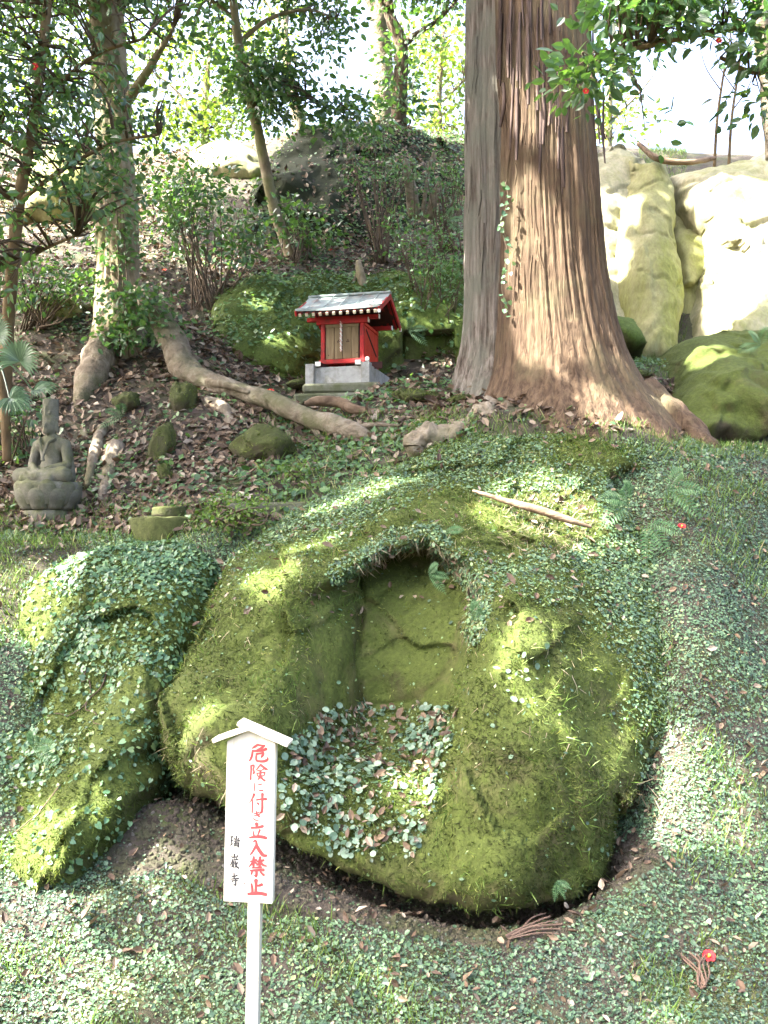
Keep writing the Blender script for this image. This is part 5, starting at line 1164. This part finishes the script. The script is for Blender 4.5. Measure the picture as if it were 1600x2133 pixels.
pr = np.where(sd_poly(np.c_[px, py], NICHE) > -5, 0, pr); pr = np.where((py < 960) & (px > 900), .7, pr); pr = np.where((px < 760) & (py < 1300), np.maximum(pr, .3), pr); pr = np.where((px > 1250) & (py < 1450), np.maximum(pr, .3 * sstep(-.2, .3, vnoise(P, 2.0, 65))), pr)
Pg, Ng = keep(pr, P, N)
cover_mesh('grass', 'grass tufts trailing over the top of the huge boulder', 'grass', [lay(BLADE, Pg, Ng, .062, .5, .7, .0, dirbias=(0, -.7, .45), asp=.75)], 'grass')
P, N, px, py = sample(['boulder'], 700, 8)
pr = np.where(sd_poly(np.c_[px, py], NICHE) > 0, 0, .13 * (py > 1100) * sstep(1750, 1300, py)); pr = np.where((lip_d(px, py) < 26) & (px > 740), .9, pr); pr += .9 * (sd_poly(np.c_[px, py], np.array([(880,1040),(1010,1020),(1020,1160),(900,1130)], float)) > 0)
Pg, Ng = keep(pr, P, N)
cover_mesh('dry_grass', 'pale dry strands hanging on the face of the huge boulder', 'grass', [lay(BLADE, Pg, Ng, .085, .4, .5, .004, dirbias=(0, -.15, -1.1), asp=.5)], 'straw')
P, N, px, py = sample(['boulder', 'ground'], 1500, 19, 11.0)
pr = .75 * sstep(0, 40, sd_poly(np.c_[px, py] + 25 * np.c_[vnoise(P, 4, 1), vnoise(P, 4, 2)], np.array([(1290,1700),(1330,1610),(1400,1530),(1490,1540),(1470,1640),(1390,1740)], float))) + .6 * sstep(0, 40, sd_poly(np.c_[px, py], np.array([(1000,1030),(1230,1000),(1280,1110),(1180,1190),(1030,1150)], float)))
Pg, Ng = keep(pr, P, N)
cover_mesh('dry_grass', 'sun bleached dry grass in the bright patches beside and on top of the huge boulder', 'grass', [lay(BLADE, Pg, Ng, .075, .4, .6, .0, dirbias=(0, -.4, .4), asp=.6)], 'straw')
# left boulder: ivy and moss
P, N, px, py = sample(['boulder#left'], 6500, 9)
pr = (.3 + .7 * sstep(-.3, .3, fbm(P, 2.1, 3, 71))); pr = np.where((py > 1650) & (px < 240), 1, pr)
tone = np.clip(.40 + .3 * fbm(P, 1.8, 2, 72) + .2 * rng.normal(size=len(P)) + .2 * ((py > 1650) & (px < 150)), 0, 1)
Pm, Nm, tm = keep(pr, P, N, tone); cover_mesh('moss', 'moss coat on the ivy boulder, brightest at its foot', 'moss', [lay(TUFT1, Pm, Nm, .027, .4, .55, lift=0, up=.1, tone=tm, asp=.85, dirbias=(0, -.8, -.25))], 'moss')
P, N, px, py = sample(['boulder#left'], 2300, 10)
pr = (.25 + .75 * sstep(-.45, .15, vnoise(P, 2.0, 75))) * np.where(py < 1450, 1, np.where(py < 1640, .5, .15)); pr = np.where((px < 120) & (py < 1330), pr * .3, pr)
Pi, Ni = keep(pr, P, N); hh = rng.random(len(Pi)) < .6
ivy_o = cover_mesh('ivy', 'small leaved ivy spreading over the left boulder', 'ivy', [lay(HEART, Pi[hh], Ni[hh], .036, .35, .45, .018, dirbias=(0, -.1, -.5)), lay(OVAL, Pi[~hh], Ni[~hh], .030, .3, .45, .014)], 'ivy')
parts = []
for i in range(22):
    k_ = rng.integers(0, len(Pi)); p = Pi[k_].copy(); path = [p + Ni[k_] * .012]; hd = rng.normal(size=3) * np.array([.8, .2, .3]) + np.array([0, 0, -.8])
    for j in range(12):
        hd = hd + rng.normal(size=3) * .45; tg = path[-1] + hd / np.linalg.norm(hd) * .09; dd = np.linalg.norm(Pi - tg, axis=1); k_ = np.argmin(dd)
        if dd[k_] > .12: break
        path.append(Pi[k_] + Ni[k_] * .012)
    if len(path) > 4: parts.append(tube(path, np.linspace(.006, .0025, len(path)), 5, len(path) * 3))
V, F = merge(parts); obj('stems', mesh_np('stems', V, F), M['twig'], ivy_o, kind='stuff')
P, N, px, py = sample(['boulder#left'], 500, 11); Pg, Ng = keep(.5 * sstep(.0, .5, vnoise(P, 2.4, 77)) * (py < 1700), P, N)
cover_mesh('grass', 'grass tufts on the ivy boulder', 'grass', [lay(BLADE, Pg, Ng, .085, .4, .6, 0, dirbias=(0, -.4, .8), asp=.7)], 'grass')
# upper slope: leaf litter and scattered green
P, N, px, py = sample(['ground', 'rock_outcrop'], 780, 12); far_ = np.clip(11.0 / P[:, 1], 0, 1) ** 2.2
up = (py < 1112) & (px < 1000) | (py < 900); up &= ~((px > 1240) & (py < 790))
pr = np.where(up, .35 + .65 * sstep(-.4, .3, vnoise(P, 1.2, 81)), 0) * np.where((px > 560) & (py > 930), .3, 1) * np.where((px > 430) & (px < 720) & (py < 500), .15, 1)
Pl, Nl = keep(pr * far_, P, N); hh = rng.random(len(Pl)) < .35
cover_mesh('leaf_litter', 'brown dry leaves strewn over the upper slope', 'leaves', [lay(CURL, Pl[hh], Nl[hh], .09, .3, .5, .02), lay(LEAF2, Pl[~hh], Nl[~hh], .085, .3, .6, .02)], 'litter')
P, N, px, py = sample(['ground', 'rock_wall', 'rock_outcrop'], 520, 13)
up = (py < 900) | ((py < 1112) & (px < 1000)); up &= ~((px > 1240) & (py < 740)); pr = np.where(up, .10 + .55 * sstep(.0, .5, vnoise(P, .9, 85)), 0); pr = np.where((px > 540) & (px < 1000) & (py > 880) & (py < 1080), .9, pr); pr = np.where((px > 640) & (px < 1000) & (py < 560), np.maximum(pr, .12 + .4 * sstep(.1, .4, vnoise(P, 1.1, 86))), pr) * np.where((px < 700) & (py < 520), .3, 1)
Pl, Nl = keep(pr, P, N); hh = rng.random(len(Pl)) < .5
cover_mesh('ground_cover', 'scattered green seedlings and creepers on the upper slope and rock wall', 'ground cover', [lay(OVAL, Pl[hh], Nl[hh], .055, .4, .5, .03), lay(LEAF2, Pl[~hh], Nl[~hh], .06, .4, .5, .03)], 'shrubleaf')
P, N, px, py = sample(['rock_wall'] + [k for k in SURF if k.startswith('stone#')], 3200, 14); Pm, Nm = keep(.25 + .75 * sstep(-.3, .4, fbm(P, 1.3, 3, 88)), P, N)
cover_mesh('moss', 'moss on the rock wall and the slope stones', 'moss', [lay(TUFT1, Pm, Nm, .03, tilt=.5, lift=0, up=.1, asp=1.3)], 'moss')
P, N, px, py = sample(['ground'], 500, 15); Pg, Ng = keep(np.where((px > 540) & (px < 1000) & (py > 860) & (py < 1100), .9, 0) + np.where((px > 1330) & (px < 1430) & (py < 800), .8, 0) + np.where((px < 700) & (py > 1040) & (py < 1112), .3, 0), P, N)
cover_mesh('grass', 'fresh grass below the shrine and behind the big cedar', 'grass', [lay(BLADE, Pg, Ng, .10, .4, .6, 0, dirbias=(0, -.2, 1.4), asp=.6)], 'grass')
# crumbled soil and pebbles under the overhang
P, N, px, py = sample(['ground'], 900, 16, 11.0); inb = sd_poly(np.c_[px, py], BARE)
Pb, Nb = keep(np.where(inb > 0, .2, 0), P, N); parts = []
pv, pf_ = stone_me(1, 1, 1, 3, .3, 1)
P2, N2, px2, py2 = sample(['ground'], 2600, 22, 11.0); Pb2, = keep(np.where(sd_poly(np.c_[px2, py2], BARE) > -12, .7, 0), P2)
V, F, rn = inst((pv, [pf_]), Pb2 - np.array([0, 0, .003]), rdir(len(Pb2)), rdir(len(Pb2)), .005 + .022 * rng.random(len(Pb2)) ** 2.5)
obj('soil_crumbs', mesh_np('soil_crumbs', V, F, False), M['ground'], label='loose dark soil crumbs on the bare strip under the boulder', cat='soil', kind='stuff')
V, F, rn = inst((pv, [pf_]), Pb, rdir(len(Pb)), rdir(len(Pb)), .005 + .010 * rng.random(len(Pb)) ** 3)
obj('pebbles', mesh_np('pebbles', V, F, False), M['gravel'], label='crumbled stone grit on the bare soil under the boulder', cat='gravel', kind='stuff')
# litter in the foreground: small bits as one mass, the larger dry leaves one by one
P, N, px, py = sample(['ground'], 75, 17, 11.0); fore = ((py > 1105) & (px < 700)) | (py > 1500) | ((px > 1240) & (py > 925))
Pl, Nl = keep(np.where(fore, .8, 0), P, N)
cover_mesh('leaf_litter', 'small dry leaf scraps among the foreground creepers', 'leaves', [lay(CURL, Pl, Nl, .045, .4, .6, .02)], 'litter')
P, N, px, py = sample(['boulder'], 420, 18); led = sd_poly(np.c_[px, py], LEDGE) > 0; Pl, Nl = keep(np.where(led, .38, .06 * (py < 1300)), P, N)
cover_mesh('leaf_litter', 'dry leaves among the round leaves on the alcove ledge', 'leaves', [lay(CURL, Pl, Nl, .06, .3, .5, .03)], 'litter')
lm = []
for k_ in range(5):
    tone = np.full(1, [.3, .5, .65, .85, .97][k_]); V, F, rn = inst(CURL, np.zeros((1, 3)), np.array([[0, 1.0, 0]]), np.array([[0, 0, 1.0]]), np.array([1.0]), tone)
    me = mesh_np('dry_leaf', V, F, False, {'rnd': rn}); me.materials.append(M['litter']); lm.append(me)
LP = [(150,1905),(170,1915),(185,1930),(140,1895),(290,1925),(370,1905),(395,1865),(640,1965),(655,1955),(520,1990),(405,2000),(505,2035),(560,1925),(570,2120),(740,1900),(700,1985),(250,1985),(65,2040),(20,2050),
      (1255,1850),(1270,1838),(1285,1830),(1300,1815),(1320,1790),(1340,1785),(1210,1910),(1225,1900),(1195,1925),(1240,1925),(1260,1945),(1180,1940),(930,1985),(965,2045),(1060,2105),(1190,2100),(830,2005),(815,1995),(1330,1960),(1500,1970),(1560,1980),(1545,2070),(1420,1740),(1440,1755),(1400,1560),(1410,1470),(1420,1480),(1500,1850),(1590,1700),(1570,1560),(1585,1590),(1480,1370),(1540,1560),(1120,2050),(1000,2090),(1290,2040)]
for i, (x, y) in enumerate(LP):
    Yd = 6.2 - (y - 1900) * .0028 if y > 1800 else 6.95 - (y - 1650) * .0033
    for _ in range(4):
        g = drop(at(x, y, Yd), .02); pxg, pyg, _z = project(g); Yd += (y - pyg[0]) * -.0028
    o = bpy.data.objects.new('dry_leaf', lm[i % 5]); COL.objects.link(o); o.location = tuple(g); s_ = rng.uniform(.055, .10); o.scale = (s_, s_, s_)
    o.rotation_euler = (rng.uniform(.1, .9), rng.uniform(-.4, .4), rng.uniform(0, 6.28))
    where = 'in the heap at the lower right foot of the boulder' if 1170 < x < 1350 and y < 1950 else 'on the creepers at the bottom right' if x > 1170 and y > 1900 else 'on the green bank right of the boulder' if x > 1350 else 'below the mossy foot of the ivy boulder' if x < 300 and y < 1950 else 'at the bottom left corner' if x < 260 else 'on the creepers around the sign post' if x < 760 else 'on the creepers below the boulder lip'
    tag(o, 'dry brown fallen leaf ' + where, 'leaf', 'dry leaves ' + where)

# ------------------------------------------------------------------ tall trees outside the picture, to the left and behind the viewer, whose crowns shade the slope
PATCH = [(1120,470,10.25,.30),(1105,540,10.25,.34),(1110,610,10.2,.30),(1100,680,10.15,.2),(1140,1035,8.75,.28),(1080,1085,8.4,.25),(1150,1110,8.3,.22),(1200,1070,8.5,.2),(1390,1640,6.95,.34),(1435,1565,7.1,.2),(1350,1700,6.85,.2),
 (60,2090,5.75,.32),(130,2060,5.85,.2),(20,2030,5.85,.25),(60,1220,8.7,.34),(110,1180,8.9,.25),(70,1790,6.4,.22),(60,1720,6.6,.2),(120,1850,6.3,.15),(20,1260,8.5,.25),
 (1265,420,15.6,.38),(1270,540,15.3,.34),(1540,460,14.9,.7),(1560,560,14.3,.8),(1570,650,14.0,.7),(1500,400,15.4,.4),(1620,480,14.8,.8),
 (720,635,12.9,.16),(680,640,12.9,.1),(700,785,12.4,.06),(560,680,14.1,.2),(540,620,14.8,.2),(890,630,14.7,.3),(900,760,14.6,.2),(580,590,15.5,.3),(205,640,13.4,.12),(200,560,13.4,.12),(400,790,12.6,.12),(455,850,11.9,.1),(490,880,11.6,.1),
 (200,935,11.3,.08),(235,950,11.2,.08),(330,1060,9.6,.12),(150,430,19.5,.7),(290,420,19.5,.6),(350,690,13.6,.15),(470,330,20,.8),(700,1030,8.8,.25),(620,1110,8.3,.2),(560,1200,7.8,.2),(820,1010,9.0,.2),(860,1640,6.7,.14),(820,1570,6.9,.1),
 (1300,880,9.7,.2),(1560,880,11.1,.2),(1450,720,12.2,.25),(250,1700,6.5,.12),(430,1480,6.9,.12),(400,1560,6.75,.1)]
PA = np.array([at(*p[:3]) for p in PATCH]); PRd = np.array([p[3] for p in PATCH])
src = []
for nm in SURF:
    V = SURF[nm][0]; pxv, pyv, _z = project(V); ok = in_view(V, 350, 350) & (V[:, 1] < 21) & (V[:, 1] > 4) & ~((V[:, 1] > 16.3) & (pxv < 500)); src.append(V[ok])
src = np.vstack(src + [np.array([at(x, y, 10.6) for x in range(960, 1300, 20) for y in range(-60, 850, 25)]), np.array([at(x, y, 13.5) for x in range(180, 320, 20) for y in range(200, 700, 25)]), np.array([at(x, y, 4.6) for x in range(440, 620, 12) for y in range(1480, 2133, 20)])])
cell = np.unique(np.round(src / .22).astype(int), axis=0); src = cell * .22          # even spread over the slope
e1 = np.cross(SUN, [0, 0, 1.0]); e1 /= np.linalg.norm(e1); e2 = np.cross(SUN, e1)
NC = 13000
ii = rng.integers(0, len(src), NC); Cc = src[ii] + SUN * (10 + 8 * rng.random(NC))[:, None] + rng.normal(size=(NC, 3)) * .15
pa = np.c_[PA @ e1, PA @ e2]; ca = np.c_[Cc @ e1, Cc @ e2]
dist = np.min(np.linalg.norm(ca[:, None] - pa[None], axis=2) / (PRd[None] + .04), axis=1)
hole = vnoise(np.c_[ca, ca[:, 0] * 0], 1.1, 91) < -.66
px, py, z = project(Cc)
vis = (z > .2) & (px > -60) & (px < 1660) & (py > -60) & (py < 2200)
Cc = Cc[(dist > 1) & ~hole & ~vis]
TR = [(-7.2, 1.2), (-9.8, 5.65), (-12.5, 9.5), (-15, 14.5), (-12, 1.2)]
ta = np.array(TR); own = np.argmin(np.linalg.norm(Cc[:, None, :2] - ta[None], axis=2), axis=1)
for i, (x, y) in enumerate(TR):
    z0 = float(ground_z(x, y)[0]) - .2; CI = Cc[own == i]
    if len(CI) < 5: continue
    t = empty('forest_tree', (x, y, z0), 'tall shade tree outside the picture to the left of the viewpoint', 'tree', 'tall trees outside the picture')
    zt = CI[:, 2].max() + 1
    V, F = tube([(x, y, z0), (x + .1, y, z0 + 5), (x, y + .1, (z0 + zt) / 2), (x, y, zt)], [.42, .34, .28, .06], 16, 40, .1, 2, i); obj('trunk', mesh_np('trunk', V, F), M['cedar'], t)
    V, F, rn = leaf_clusters(CI, 6, .17, .30, LEAF4, up=.6, droop=-.3)
    V3 = V.reshape(-1, 6, 3); ce = V3.mean(1); c2 = np.c_[ce @ e1, ce @ e2]          # leave the gaps through which the sun reaches the ground
    kk = np.min(np.linalg.norm(c2[:, None] - pa[None], axis=2) - PRd[None], axis=1) > .10
    V3 = V3[kk]; V = V3.reshape(-1, 3); rn = rn.reshape(-1, 6)[kk].ravel(); F = [(LEAF4[1][0][None] + (np.arange(len(V3)) * 6)[:, None, None]).reshape(-1, 4)]
    obj('crown', mesh_np('crown', V, F, False, {'rnd': rn}), M['needle'], t)
    parts = []
    CI = CI[np.min(np.linalg.norm(np.c_[CI @ e1, CI @ e2][:, None] - pa[None], axis=2) - PRd[None], axis=1) > .35]
    for c in CI[np.argsort(np.linalg.norm(CI[:, :2] - ta[i], axis=1))[:60:3]]:
        p = np.array([x, y, max(z0 + 5, c[2] - .8)]); parts.append(tube([p, (p + c) / 2 + np.array([0, 0, .3]), c], [.04, .025, .008], 5, 8))
    V, F = merge(parts); obj('branches', mesh_np('branches', V, F), M['twig'], t)
